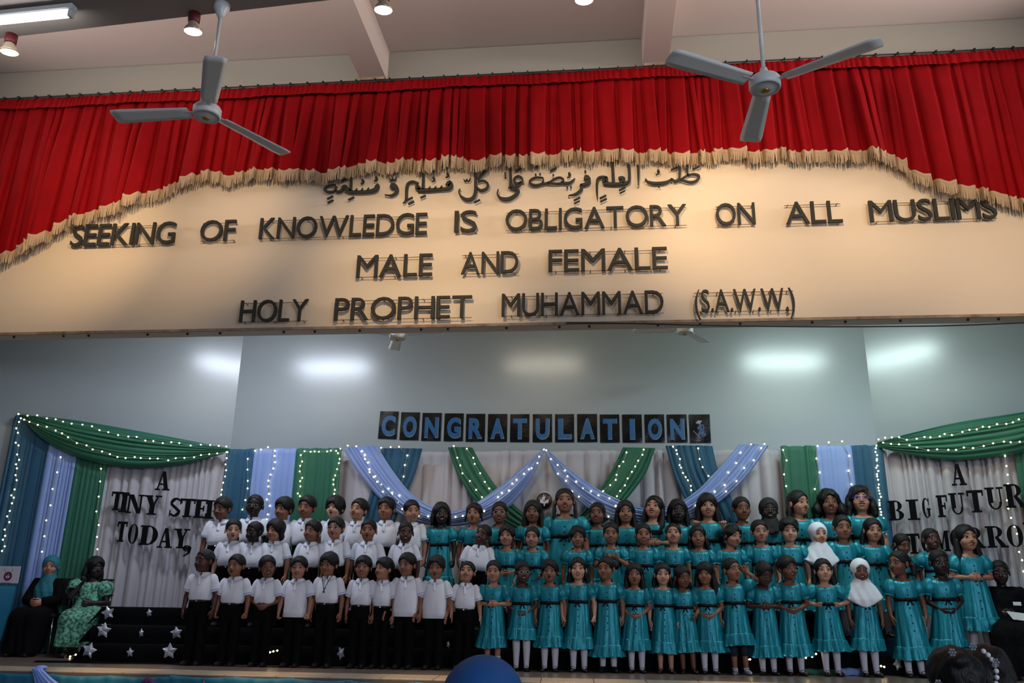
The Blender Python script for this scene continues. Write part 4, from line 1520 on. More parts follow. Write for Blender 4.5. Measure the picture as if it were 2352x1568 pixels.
ARAB = [
    ('first', [c4((1580, 248, 8), (1608, 284, 26), (1700, 300, 32), (1820, 286, 30), (1880, 246, 16)), c4((1876, 252, 20), (1915, 276, 28), (1958, 250, 28), (1965, 180, 27), (1962, 96, 26)), c4((1972, 262, 26), (2060, 208, 18), (2140, 198, 24), (2182, 226, 32), (2152, 272, 28), (2080, 286, 24), (1985, 262, 22)), c4((2048, 96, 24), (2056, 218, 22))],
     [dot(c4, 1732, 338), hook(c4, 1712, 168), slash(c4, 1868, 150), slash(c4, 2112, 142)]),
    ('second', [c4((1495, 90, 30), (1500, 200, 28), (1499, 320, 12)), c4((1392, 90, 32), (1398, 230, 34), (1384, 290, 38), (1300, 306, 36), (1210, 308, 34), (1110, 298, 36)), c4((1278, 246, 34), (1310, 240, 44), (1338, 250, 34), (1316, 296, 40)), c4((1206, 62, 34), (1214, 200, 36), (1218, 296, 36)), c4((1160, 262, 50), (1120, 262, 64), (1118, 292, 40)), c4((1150, 238, 30), (1100, 228, 28), (1050, 244, 30), (1034, 300, 30), (1034, 400, 27), (1042, 478, 8))],
     [slash(c4, 1066, 470), slash(c4, 1072, 506), slash(c4, 1284, 378), slash(c4, 1290, 412, 60, 10)]),
    ('third', [c4((430, 238, 14), (345, 234, 18), (286, 266, 25), (284, 302, 27), (340, 322, 27), (408, 308, 24), (432, 268, 18), (426, 238, 14)), c4((420, 306, 22), (490, 292, 20), (560, 248, 18), (620, 234, 20), (658, 262, 24), (628, 298, 24), (540, 302, 20), (480, 296, 18)), c4((640, 296, 26), (720, 296, 30), (764, 268, 20), (788, 246, 8))],
     [dot(c4, 345, 203), dot(c4, 395, 196), dot(c4, 543, 207), dot(c4, 700, 348), dot(c4, 742, 342), hook(c4, 712, 200), slash(c4, 508, 160), dot(c4, 355, 112, 44)]),
    ('fourth', [c4((890, 232, 40), (920, 236, 66), (945, 250, 40), (950, 275, 36), (930, 300, 44), (880, 316, 32), (848, 318, 28)), c4((850, 318, 30), (862, 362, 36), (820, 406, 32), (770, 428, 20), (716, 436, 6))],
     [dot(c4, 904, 168, 32), slash(c4, 774, 492), slash(c4, 778, 528, 62, 10)]),
    ('fifth', [c4((58, 80, 20), (62, 200, 30), (66, 330, 38)), c4((206, 280, 10), (188, 240, 24), (150, 220, 24), (112, 240, 26), (104, 274, 28), (136, 304, 32), (196, 282, 22)), c4((186, 296, 30), (130, 336, 34), (58, 344, 38)), c4((40, 346, 20), (100, 368, 28), (152, 384, 34), (124, 428, 42), (60, 470, 44), (0, 478, 42), (-58, 462, 30), (-84, 420, 20), (-76, 366, 8))],
     [slash(c4, 116, 162), c3((2250, 138, 18), (2253, 208, 20))]),
    ('sixth', [c3((1893, 105, 32), (1893, 260, 34), (1888, 390, 38), (1850, 452, 44), (1780, 462, 42), (1716, 420, 26), (1694, 370, 16), (1706, 334, 6)), c3((1906, 318, 26), (1960, 352, 30), (2028, 328, 32), (2040, 276, 30), (1992, 236, 22), (1925, 246, 18)), c3((1920, 218, 34), (1980, 150, 30), (2044, 88, 28))],
     [shad(c3, 1798, 225), slash(c3, 1876, 498)]),
    ('seventh', [c3((1550, 300, 50), (1582, 262, 74), (1592, 306, 62), (1560, 330, 44), (1480, 338, 38), (1390, 344, 38), (1300, 348, 42), (1200, 344, 46)), c3((1490, 296, 8), (1476, 334, 30)), c3((1420, 302, 8), (1406, 338, 30)), c3((1350, 306, 8), (1336, 340, 30)), c3((1268, 146, 28), (1266, 250, 34), (1262, 340, 40)), c3((1170, 322, 40), (1200, 318, 66), (1230, 340, 40)), c3((1206, 272, 34), (1140, 248, 30), (1085, 272, 34), (1066, 340, 36), (1064, 430, 34), (1050, 484, 20), (1022, 508, 6))],
     [slash(c3, 1068, 470), slash(c3, 1086, 518), slash(c3, 1232, 442, 64), hook(c3, 1380, 212), hook(c3, 1548, 162)]),
    ('eighth', [c3((872, 292, 50), (906, 300, 84), (942, 318, 56), (952, 356, 44), (920, 398, 34), (870, 414, 22), (806, 404, 6))],
     [shad(c3, 908, 214), slash(c3, 880, 160, 54)]),
    ('ninth', [c3((216, 284, 14), (150, 290, 22), (96, 318, 30), (88, 352, 32), (136, 372, 30), (196, 364, 24), (218, 326, 18), (206, 284, 14)), c3((208, 352, 26), (262, 366, 30), (300, 340, 44)), c3((292, 330, 50), (324, 316, 72), (356, 340, 56), (400, 368, 40), (480, 370, 36), (570, 370, 38), (650, 358, 46), (700, 336, 60), (716, 300, 62), (704, 284, 50)), c3((404, 190, 26), (400, 280, 32), (394, 362, 38)), c3((470, 328, 8), (458, 366, 30)), c3((540, 324, 8), (526, 364, 30)), c3((612, 318, 8), (598, 360, 30))],
     [dot(c3, 145, 236), dot(c3, 192, 228), slash(c3, 284, 240), slash(c3, 112, 455), slash(c3, 116, 502), slash(c3, 366, 466), hook(c3, 528, 240), hook(c3, 690, 206)]),
]


def stroke_mesh(st, org, y):
    st = np.array(st)
    W = np.array([atY(a, b, y) for a, b, _ in st]) - org
    px = .00437
    Q = resample(np.c_[W[:, 0], W[:, 2], st[:, 2] * px / 2], max(6, 5 * len(st)))
    t = np.gradient(Q[:, :2], axis=0)
    t /= np.linalg.norm(t, axis=1)[:, None] + 1e-9
    nrm = np.c_[-t[:, 1], t[:, 0]]
    A, B = Q[:, :2] + nrm * Q[:, 2:], Q[:, :2] - nrm * Q[:, 2:]
    P = np.array([np.c_[A[:, 0], np.full(len(A), .014), A[:, 1]], np.c_[A[:, 0], np.full(len(A), -.014), A[:, 1]], np.c_[B[:, 0], np.full(len(A), -.014), B[:, 1]], np.c_[B[:, 0], np.full(len(A), .014), B[:, 1]]]).transpose(1, 0, 2)
    return G().grid(P, True, 0, True, True)


for nm, strokes, marks in ARAB:
    y = BY - .07
    allp = np.array([q for s in strokes for q in s])
    org = atY(allp[:, 0].mean(), allp[:, 1].mean(), y)
    r = empty('arabic_word', org, nm + ' word, counted from the right, of the dark Arabic calligraphy line', 'sign', 'dark Arabic words above the English text')
    for s in strokes:
        stroke_mesh(s, org, y).build('pen_stroke', [M_LETTER], r, smooth=False)
    for s in marks:
        stroke_mesh(s, org, y).build('vowel_mark', [M_LETTER], r, smooth=False)
    for s in strokes[:2]:
        for q in (s[0], s[-1]):
            w = atY(q[0], q[1], y) - org
            link('mounting_peg', PEGM, r, Matrix.Translation((w[0], 0, w[2])))

# ------------------------------------------------------------------ backdrop drapes
M_WHT = mat('white_drape', srgb(166, 163, 170), 0.75, sheen=0.3, bump=(20, .1))
M_TEAL = mat('teal_drape', srgb(10, 70, 100), 0.7, sheen=0.1)
M_PERI = mat('periwinkle_drape', srgb(122, 146, 200), 0.65, sheen=0.2)
M_GREEN = mat('green_drape', srgb(11, 86, 64), 0.65, sheen=0.1)
M_BULB = mat('fairy_bulb', (1, .9, .6), 0.3, emit=((1.0, 0.80, 0.42), 10))
M_WIRE = mat('fairy_wire', srgb(150, 150, 140), 0.4)
DY = 10.90
pA, pB = atY(528, 1034, DY), atY(45, 956, 10.0)
qA, qB = atY(2022, 1025, DY), atY(2352, 955, 10.2)


def plane(p, q):
    d = np.array((q[0] - p[0], q[1] - p[1], 0.0)); d /= np.linalg.norm(d)
    n = np.cross(d, (0, 0, 1.0))
    if n[1] > 0:
        n = -n
    return (p, n, d if d[0] > 0 else -d)


PC = (np.array((0, DY, 0.)), np.array((0, -1., 0)), np.array((1., 0, 0)))
PL, PR = plane(pA, pB), plane(qA, qB)


def on(pl, x, y, lift=0.0):
    return onplane(x, y, pl[0], pl[1]) + pl[1] * lift


def drape(name, pl, x0, y0, x1, y1, m, nf, label, amp=.05, lift=0.0, seed=0, zbot=.01, group=None, flare=0.0, top_roll=True):
    """hanging cloth whose top edge runs between two pixels"""
    rng = np.random.default_rng(seed)
    a, b = on(pl, x0, y0, lift), on(pl, x1, y1, lift)
    nu = nf * 9 + 1
    u = np.linspace(0, 1, nu)
    f = fold_wave(u, nf, rng, .40)
    f2 = fold_wave(u, max(2, nf // 2), rng, 1.0)
    P = []
    vs = np.array([0, .012, .03, .08, .2, .4, .6, .8, 1.0])
    for v in vs:
        c = a + (b - a) * u[:, None]
        zt = c[:, 2] + .012 * (f - .5) * (1 if v < .05 else 0) + .01 * f2
        c[:, 2] = zt * (1 - v) + zbot * v
        c = c + ((b - a) * (u[:, None] - .5) * flare * v)
        k = amp * (f * (.75 + .35 * v) + .5 * f2 * v)
        if v < .01:
            k = k * .3 - .015
        P.append(c + pl[1] * k[:, None])
    o = G().grid(np.array(P)).build(name, [m])
    return tag(o, label, 'curtain', group)


def strip(name, A, B, pl, m, nf, label, amp=.035, lift=.05, seed=0, n=40, bulge=.03, group=None):
    """gathered cloth between two edge curves given in pixels"""
    rng = np.random.default_rng(seed)
    A, B = resample(A, n), resample(B, n)
    nu = nf * 8 + 1
    u = np.linspace(0, 1, nu)
    f = fold_wave(u, nf, rng, .9)
    P = []
    for i in range(n):
        a, b = on(pl, *A[i], lift), on(pl, *B[i], lift)
        w = np.linalg.norm(b - a)
        k = np.minimum(amp, w * .22) * f * (1 + .25 * np.sin(i * .25 + u * 9)) + min(bulge, w * .2) * np.sin(PI * u) 
        P.append(a + (b - a) * u[:, None] + pl[1] * k[:, None])
    P = np.array(P)
    back = P[:, ::-1] - pl[1] * .012
    g = G().grid(P)
    o = g.build(name, [m])
    return tag(o, label, 'drape', group)


def ptop(x):                     # top edge of the centre backdrop, pixels
    return 1034 + (1026 - 1034) * (x - 528) / (2022 - 528)


def ltop(x):
    return 957 + (1034 - 957) * (x - 45) / (528 - 45)


def rtop(x):
    return 1025 + (955 - 1025) * (x - 2022) / (2352 - 2022)


drape('backdrop_curtain', PC, 528, ptop(528) + 3, 2022, ptop(2022) + 3, M_WHT, 46, 'wide pale grey pleated curtain behind the children', .15, -.10, 1)
drape('backdrop_curtain', PC, 528, ptop(528), 594, ptop(594), M_TEAL, 5, 'teal drape left of the periwinkle one, behind the boys', .035, .10, 2)
drape('backdrop_curtain', PC, 592, ptop(592), 688, ptop(688), M_PERI, 7, 'periwinkle drape between teal and green behind the boys', .035, .11, 3)
drape('backdrop_curtain', PC, 686, ptop(686), 792, ptop(792), M_GREEN, 8, 'green drape right of the periwinkle one, behind the boys', .04, .10, 4)
drape('backdrop_curtain', PC, 1789, ptop(1789), 1872, ptop(1872), M_GREEN, 6, 'green drape behind the girls at the right', .04, .10, 5)
drape('backdrop_curtain', PC, 1868, ptop(1868), 1950, ptop(1950), M_PERI, 6, 'periwinkle drape behind the girls at the right', .035, .11, 6)
drape('backdrop_curtain', PC, 1946, ptop(1946), 2021, ptop(2021), M_TEAL, 6, 'teal drape behind the girls beside the right text panel', .035, .10, 7)
drape('backdrop_curtain', PL, 250, ltop(250), 530, ltop(530), M_WHT, 16, 'pale grey pleated curtain carrying the words A TINY STEP TODAY', .15, -.06, 8)
drape('backdrop_curtain', PL, 190, ltop(190), 262, ltop(262), M_GREEN, 7, 'green drape behind the seated woman in the patterned dress', .04, .07, 9)
drape('backdrop_curtain', PL, 124, ltop(124), 194, ltop(194), M_PERI, 7, 'periwinkle drape behind the seated woman in the teal headscarf', .04, .07, 10)
drape('backdrop_curtain', PL, 38, ltop(38), 130, ltop(130), M_TEAL, 8, 'dark teal drape at the far left beside the lectern', .04, .07, 11)
drape('backdrop_curtain', PR, 2022, rtop(2022), 2322, rtop(2322), M_WHT, 17, 'pale grey pleated curtain carrying the words A BIG FUTURE', .15, -.06, 12)
drape('backdrop_curtain', PR, 2316, rtop(2316), 2390, rtop(2390), M_GREEN, 7, 'green drape at the far right edge', .04, .07, 13)
drape('backdrop_curtain', PR, 2388, rtop(2388), 2470, rtop(2470), M_PERI, 7, 'periwinkle drape beyond the right edge of the photo', .04, .07, 14)

strip('draped_swag', [(52, 955), (180, 970), (300, 990), (420, 1012), (530, 1034)], [(54, 960), (105, 1012), (175, 1050), (250, 1070), (330, 1078), (430, 1068), (495, 1052), (530, 1040)], PL, M_GREEN, 9, 'green swag draped over the left text panel', .035, .15, 31, bulge=.10)
strip('draped_swag', [(2020, 1020), (2100, 998), (2200, 975), (2352, 951), (2460, 932)], [(2020, 1030), (2080, 1047), (2180, 1060), (2250, 1058), (2352, 1042), (2430, 1005), (2464, 940)], PR, M_GREEN, 9, 'green swag draped over the right text panel', .035, .15, 32, bulge=.10)
strip('draped_cloth', [(880, 1033), (872, 1090), (852, 1145), (832, 1230)], [(974, 1033), (956, 1095), (930, 1150), (900, 1230)], PC, M_TEAL, 6, 'teal sash crossing behind the left periwinkle swag', .035, .10, 33)
strip('draped_cloth', [(1527, 1027), (1545, 1090), (1572, 1150), (1610, 1230)], [(1634, 1027), (1650, 1090), (1680, 1150), (1710, 1230)], PC, M_TEAL, 7, 'teal sash crossing behind the right periwinkle swag', .035, .10, 34)
strip('draped_cloth', [(1032, 1031), (1053, 1090), (1090, 1148), (1140, 1192), (1200, 1225)], [(1088, 1031), (1112, 1075), (1147, 1125), (1185, 1163), (1250, 1215)], PC, M_GREEN, 6, 'green sash slanting down to the emblem from the left', .035, .11, 35)
strip('draped_cloth', [(1430, 1031), (1406, 1080), (1374, 1130), (1336, 1180), (1290, 1220)], [(1504, 1033), (1482, 1090), (1446, 1140), (1400, 1192), (1345, 1226)], PC, M_GREEN, 7, 'green sash slanting down to the emblem from the right', .035, .11, 36)
strip('draped_swag', [(797, 1036), (828, 1085), (880, 1148), (940, 1192), (1020, 1211), (1110, 1200), (1175, 1165), (1225, 1100), (1253, 1042)], [(874, 1029), (905, 1078), (945, 1130), (985, 1160), (1035, 1178), (1090, 1162), (1145, 1125), (1200, 1080), (1251, 1034)], PC, M_PERI, 8, 'periwinkle swag looping up to the left of the emblem', .035, .18, 37, 60, .06)
strip('draped_swag', [(1253, 1042), (1275, 1090), (1325, 1150), (1390, 1192), (1470, 1213), (1560, 1206), (1640, 1162), (1702, 1108), (1759, 1029)], [(1256, 1034), (1300, 1073), (1360, 1118), (1420, 1150), (1470, 1168), (1530, 1168), (1590, 1135), (1640, 1085), (1692, 1027)], PC, M_PERI, 8, 'periwinkle swag looping up to the right of the emblem', .035, .18, 38, 60, .06)

# ------------------------------------------------------------------ round emblem on the white curtain
M_MAROON = mat('emblem_maroon', srgb(58, 30, 38), 0.4)
M_EMBW = mat('emblem_white', srgb(206, 204, 212), 0.5)
M_CLEAR = mat('emblem_rim', srgb(150, 158, 156), 0.4)


def emblem(name, c, R, pl, label, cat='emblem', parent=None):
    r = empty(name, c, label, cat)
    ang = math.atan2(pl[2][1], pl[2][0])
    r.rotation_euler = (0, 0, ang)
    G().lathe([(.001, .012), (R * 1.2, .012), (R * 1.2, .004), (.001, .004)], seg=40, axis='y').build('rim', [M_CLEAR], r)
    G().lathe([(.001, .004), (R, .004), (R, -.008), (.001, -.008)], seg=40, axis='y').build('disc', [M_MAROON], r)
    mark(r, R)
    return r


def mark(r, R, y=-.009):
    """an open book with a flame rising from it"""
    k = R
    for s in (-1, 1):
        poly = [(s * .06 * k, -.10 * k), (s * .30 * k, .08 * k), (s * .56 * k, .18 * k), (s * .52 * k, -.30 * k), (s * .20 * k, -.34 * k), (s * .06 * k, -.42 * k)]
        G().prism(poly if s > 0 else poly[::-1], y - .004, y).build('book_page', [M_EMBW], r, smooth=False)
    G().prism([(-.09 * k, -.14 * k), (.09 * k, -.14 * k), (.08 * k, -.62 * k), (0, -.74 * k), (-.08 * k, -.62 * k)], y - .005, y).build('torch_stem', [M_EMBW], r, smooth=False)
    for dx, hh in ((-.10, .78), (.10, .62)):
        pts = [(dx * k, -.05 * k), ((dx - .16) * k, .18 * k), ((dx - .02) * k, .45 * k), ((dx + .02) * k, hh * k)]
        rr = [.02 * k, .09 * k, .06 * k, .008 * k]
        Q = resample(np.c_[np.array(pts), rr], 14)
        t = np.gradient(Q[:, :2], axis=0); t /= np.linalg.norm(t, axis=1)[:, None]
        nn = np.c_[-t[:, 1], t[:, 0]]
        A, B = Q[:, :2] + nn * Q[:, 2:], Q[:, :2] - nn * Q[:, 2:]
        G().prism([tuple(p) for p in A] + [tuple(p) for p in B[::-1]], y - .004, y).build('flame', [M_EMBW], r, smooth=False)


emblem('round_emblem', on(PC, 1252, 1152, .14), .102, PC, 'round maroon emblem with white flame and book on the pale curtain')

# ------------------------------------------------------------------ black slab letters on the side curtains
M_FOAM = mat('black_foam_letter', srgb(9, 9, 12), 0.85, spec=.1)


def slab(ch):
    """polygons of a heavy slab-serif letter in a box 1 high; returns list of polygons, width"""
    R = lambda x0, z0, x1, z1: [(x0, z0), (x1, z0), (x1, z1), (x0, z1)]
    def arc(cx, cz, rx, rz, a0, a1, t0, t1, n=14):
        o, i = [], []
        for k in range(n + 1):
            a = math.radians(a0 + (a1 - a0) * k / n)
            w = t0 + (t1 - t0) * math.sin(PI * k / n)
            o.append((cx + rx * math.cos(a), cz + rz * math.sin(a)))
            i.append((cx + (rx - w) * math.cos(a), cz + (rz - w * .45) * math.sin(a)))
        return o + i[::-1]
    s = .08
    if ch == 'A':
        return [[(.10, .04), (.18, .04), (.40, .98), (.33, .98)], [(.32, 1), (.50, 1), (.74, .04), (.50, .04)], R(.2, .28, .58, .36), R(0, 0, .28, s), R(.42, 0, .82, s)], .82
    if ch == 'T':
        return [R(.24, 0, .48, 1), R(0, .88, .72, 1), R(0, .74, .07, .9), R(.65, .74, .72, .9), R(.14, 0, .58, s)], .72
    if ch == 'I':
        return [R(.10, 0, .34, 1), R(0, 0, .44, s), R(0, .92, .44, 1)], .44
    if ch == 'N':
        return [R(.10, 0, .18, 1), R(.66, 0, .74, 1), [(.08, 1), (.32, 1), (.74, 0), (.56, 0)], R(0, 0, .28, s), R(0, .92, .3, 1), R(.56, .92, .84, 1)], .84
    if ch == 'Y':
        return [R(.30, 0, .54, .5), [(.08, .97), (.34, .97), (.54, .45), (.32, .40)], [(.62, .97), (.70, .97), (.50, .42), (.44, .48)], R(0, .92, .40, 1), R(.52, .92, .84, 1), R(.20, 0, .64, s)], .84
    if ch == 'S':
        return [arc(.32, .74, .30, .26, 20, 200, .10, .26), [(.03, .76), (.26, .62), (.62, .34), (.60, .16), (.38, .34), (.04, .60)], arc(.32, .26, .30, .26, -160, 20, .10, .26), R(.56, .66, .62, .98), R(.02, .02, .08, .34)], .64
    if ch == 'E':
        return [R(.08, 0, .32, 1), R(0, 0, .66, .09), R(0, .91, .64, 1), R(.58, 0, .66, .26), R(.56, .76, .64, 1), R(.3, .46, .5, .55), R(.44, .36, .51, .66)], .68
    if ch == 'P':
        return [R(.08, 0, .32, 1), R(0, 0, .42, s), R(0, .92, .4, 1), arc(.36, .70, .34, .30, -90, 90, .09, .20)], .70
    if ch == 'R':
        return [R(.08, 0, .32, 1), R(0, 0, .40, s), R(0, .92, .4, 1), arc(.36, .73, .32, .27, -90, 90, .09, .19), [(.34, .48), (.50, .48), (.80, .04), (.56, .04)], R(.54, 0, .86, s)], .86
    if ch == 'B':
        return [R(.08, 0, .32, 1), R(0, 0, .4, s), R(0, .92, .4, 1), arc(.36, .74, .30, .26, -90, 90, .08, .18), arc(.36, .26, .36, .26, -90, 90, .08, .22)], .72
    if ch == 'D':
        return [R(.08, 0, .32, 1), R(0, 0, .4, s), R(0, .92, .4, 1), arc(.34, .5, .44, .5, -90, 90, .08, .22)], .78
    if ch == 'O':
        return [arc(.36, .5, .36, .5, 90, 270, .07, .22), arc(.36, .5, .36, .5, -90, 90, .07, .22)], .72
    if ch == 'G':
        return [arc(.36, .5, .36, .5, 40, 320, .07, .22), R(.48, 0.1, .68, .44), R(.40, .40, .76, .48), R(.60, .64, .66, .98)], .76
    if ch == 'F':
        return [R(.08, 0, .32, 1), R(0, 0, .44, s), R(0, .91, .64, 1), R(.57, .70, .64, 1), R(.3, .46, .5, .55), R(.44, .36, .51, .66)], .64
    if ch == 'U':
        return [R(.10, .3, .34, 1), R(.66, .3, .73, 1), arc(.415, .34, .315, .34, 180, 360, .12, .12), R(0, .92, .44, 1), R(.54, .92, .86, 1)], .86
    if ch == 'M':
        return [R(.10, 0, .17, 1), R(.76, 0, 1.0, 1), [(.10, 1), (.34, 1), (.60, .1), (.46, .1)], [(.46, .1), (.54, .1), (.84, 1), (.76, 1)], R(0, 0, .28, s), R(.66, 0, 1.08, s), R(0, .92, .3, 1), R(.78, .92, 1.08, 1)], 1.08
    if ch == 'W':
        return [[(.08, 1), (.32, 1), (.46, 0), (.34, 0)], [(.34, 0), (.42, 0), (.60, .9), (.52, .9)], [(.48, 1), (.72, 1), (.86, 0), (.74, 0)], [(.74, 0), (.82, 0), (1.04, 1), (.97, 1)], R(0, .92, .4, 1), R(.88, .92, 1.14, 1)], 1.14
    if ch == ',':
        return [arc(.25, .72, .25, .27, 0, 180, .1, .2), arc(.25, .72, .25, .27, 180, 360, .1, .2), R(.1, .6, .4, .85), [(.28, .8), (.5, .7), (.44, .3), (.14, 0), (.06, .05), (.30, .34)]], .5
    return [R(0, 0, .5, 1)], .5


def foam_word(text, boxes, pl, label, lift=.18):
    c = None
    r = None
    ang = math.atan2(pl[2][1], pl[2][0])
    for ch, (x0, y0, x1, y1) in zip(text, boxes):
        a, b = on(pl, x0, (y0 + y1) / 2, lift), on(pl, x1, (y0 + y1) / 2, lift)
        t, u = on(pl, (x0 + x1) / 2, y0, lift), on(pl, (x0 + x1) / 2, y1, lift)
        wd, ht = np.linalg.norm(b - a), t[2] - u[2]
        if r is None:
            c = np.array((*((a + b) / 2)[:2], u[2]))
            r = empty('foam_word', c, label, 'lettering', 'black slab letters on the side curtains')
            r.rotation_euler = (0, 0, ang)
        polys, w = slab(ch)
        org = np.array((np.dot(a - c, pl[2]), 0, u[2] - c[2]))
        g = G()
        for i, p in enumerate(polys):
            g.prism([(org[0] + x / w * wd, org[2] + z * ht) for x, z in p], -.012 - .0006 * i, .010)
        g.build('letter', [M_FOAM], r, smooth=False)
    return r


bL = lambda *b: [(x0 / 3.336, 930 + y0 / 3.336, x1 / 3.336, 930 + y1 / 3.336) for x0, y0, x1, y1 in b]
bR = lambda *b: [(1960 + x0 / 3.92, 920 + y0 / 3.92, 1960 + x1 / 3.92, 920 + y1 / 3.92) for x0, y0, x1, y1 in b]
foam_word('A', bL((1212, 522, 1322, 665)), PL, 'black slab letter A alone on the left pale curtain')
foam_word('TINY', bL((873, 675, 960, 815), (940, 680, 1005, 830), (988, 697, 1118, 838), (1120, 703, 1250, 850)), PL, 'black slab letters TINY on the left pale curtain')
foam_word('STEP', bL((1315, 720, 1402, 865), (1396, 728, 1505, 868), (1500, 734, 1602, 874), (1585, 740, 1690, 880)), PL, 'black slab letters STEP on the left pale curtain')
foam_word('TODAY,', bL((917, 900, 990, 1053), (1003, 918, 1077, 1068), (1090, 930, 1227, 1078), (1228, 950, 1340, 1100), (1345, 955, 1462, 1103), (1410, 1078, 1477, 1165)), PL, 'black slab letters TODAY and a comma on the left pale curtain')
foam_word('A', bR((888, 587, 1022, 778)), PR, 'black slab letter A alone on the right pale curtain')
foam_word('BIG', bR((335, 912, 470, 1088), (500, 903, 608, 1085), (638, 888, 710, 1068)), PR, 'black slab letters BIG on the right pale curtain')
foam_word('FUTURE', bR((768, 865, 864, 1060), (878, 845, 1018, 1037), (1038, 820, 1186, 1018), (1200, 795, 1364, 993), (1370, 765, 1560, 975), (1570, 740, 1700, 950)), PR, 'black slab letters FUTURE running off the right edge')
foam_word('TOMORROW', bR((500, 1205, 620, 1385), (628, 1195, 735, 1378), (740, 1180, 882, 1362), (885, 1160, 1020, 1350), (1040, 1150, 1192, 1335), (1204, 1138, 1392, 1330), (1388, 1127, 1532, 1325), (1540, 1105, 1740, 1310)), PR, 'black slab letters TOMORROW partly hidden behind girls at the right')

# ------------------------------------------------------------------ CONGRATULATION cards
M_CARD = mat('black_laminated_card', srgb(8, 9, 11), 0.16, spec=.35, coat=.25, bump=(14, .35))
M_CBLUE = mat('glitter_blue_letter', srgb(30, 92, 140), 0.35, noise=(55, srgb(22, 74, 122), .12))
M_CPALE = mat('pale_letter_edge', srgb(128, 160, 160), 0.4)
M_CPINK = mat('grey_pink_print', srgb(150, 130, 140), 0.5)
XLs = [88, 228, 370, 517, 660, 804, 951, 1100, 1247, 1393, 1543, 1690, 1838, 1985, 2133]
XRs = [210, 352, 497, 643, 786, 932, 1078, 1228, 1373, 1525, 1672, 1820, 1968, 2117, 2270]
YTs = [70, 76, 80, 83, 86, 87, 88, 88, 88, 87, 90, 90, 90, 90, 90]
YBs = [250, 258, 263, 265, 268, 269, 271, 272, 272, 271, 274, 274, 274, 274, 277]
CT = 'CONGRATULATION*'
ORD = ['first', 'second', 'third', 'fourth', 'fifth', 'sixth', 'seventh', 'eighth', 'ninth', 'tenth', 'eleventh', 'twelfth', 'thirteenth', 'fourteenth', 'last']
cf = lambda x, y: (840 + x / 2.868, 920 + y / 2.868)
for i, ch in enumerate(CT):
    y = WB - .012
    a = atY(*cf(XLs[i] - (12 if i == 0 else 6), YBs[i]), y)
    b = atY(*cf(XRs[i], (YTs[i] + YBs[i]) / 2), y)
    t = atY(*cf((XLs[i] + XRs[i]) / 2, YTs[i]), y)
    c0 = atY(*cf((XLs[i] + XRs[i]) / 2, (YTs[i] + YBs[i]) / 2), y)
    wd, ht = .205, 2 * (t[2] - c0[2])
    wd = atY(*cf(XRs[i], 180), y)[0] - atY(*cf(XLs[i], 180), y)[0]
    lab = ('black laminated card with glittery blue letter %s, %s card of the banner' % (ch, ORD[i])) if ch != '*' else 'black laminated card with a cap and blue 2026, last card of the banner'
    r = empty('banner_card', c0, lab, 'card', 'banner cards on the stage wall')
    r.rotation_euler = (0, math.radians((1.6, 1.0, .6, .3)[i] if i < 4 else 0), 0)
    nx, nz = 8, 10
    X, Z = np.meshgrid(np.linspace(-wd / 2, wd / 2, nx), np.linspace(-ht / 2, ht / 2, nz))
    warp = .003 * np.sin(X * 22 + i) * np.cos(Z * 17 + i * 2)
    g = G().grid(np.stack([X, warp, Z], -1))
    g.grid(np.stack([X, warp + .002, Z], -1)[:, ::-1])
    g.build('sheet', [M_CARD], r)
    if ch != '*':
        v, f = glyph(ch, .045)
        cap = glyph('H', .045)[0][:, 1].max()
        mx, mn = v[:, 0].max(), v[:, 0].min()
        hh = ht * .68
        k = hh / cap
        kx = min(k, wd * .70 / (mx - mn))
        lx = kx * (mx - mn) / 2
        for nm, m, dx, dz, yy, sc in (('letter_edge', M_CPALE, .003, -.003, -.0045, 1.025), ('letter', M_CBLUE, 0, 0, -.007, 1.0)):
            V, F_ = solid(v, f, lambda q: np.c_[((q[:, 0] - (mx + mn) / 2) * kx) * sc + dx, (q[:, 1] * k - hh / 2) * sc + dz], yy, yy + .002)
            link(nm, mesh(nm, V, F_, [m], smooth=False), r)
        rr = random.Random(i)
    else:
        for j, (dg, dx, dz) in enumerate((('2', -.01, .045), ('0', .03, .015), ('2', .0, -.035), ('6', .045, -.065))):
            v, f = glyph(dg, .03)
            mn, mx = v.min(0), v.max(0)
            k = .085 / (mx[1] - mn[1])
            V, F_ = solid(v, f, lambda q: np.c_[(q[:, 0] - (mn[0] + mx[0]) / 2) * k + dx, (q[:, 1] - (mn[1] + mx[1]) / 2) * k + dz], -.006 - .001 * j, -.004)
            link('digit', mesh('digit', V, F_, [M_CBLUE], smooth=False), r)
        G().prism([(-.055, .075), (.0, .06), (.035, .105), (-.02, .11)], -.007, -.004).build('cap_print', [M_CPINK], r, smooth=False)
        for j in range(5):
            p0 = np.array((-.095 + .016 * j, -.03 - .018 * j))
            G().prism([tuple(p0), tuple(p0 + (.012, -.012)), tuple(p0 + (.03, -.014)), tuple(p0 + (.014, -.002))], -.006, -.004).build('leaf_print', [M_CPINK], r, smooth=False)

# ------------------------------------------------------------------ fairy lights
bl = G().ell((0, 0, 0), (.0098, .0098, .0098), 8, 5)
BULB = mesh('bulb', np.concatenate(bl.v), bl.f, [M_BULB])
rngF = np.random.default_rng(5)


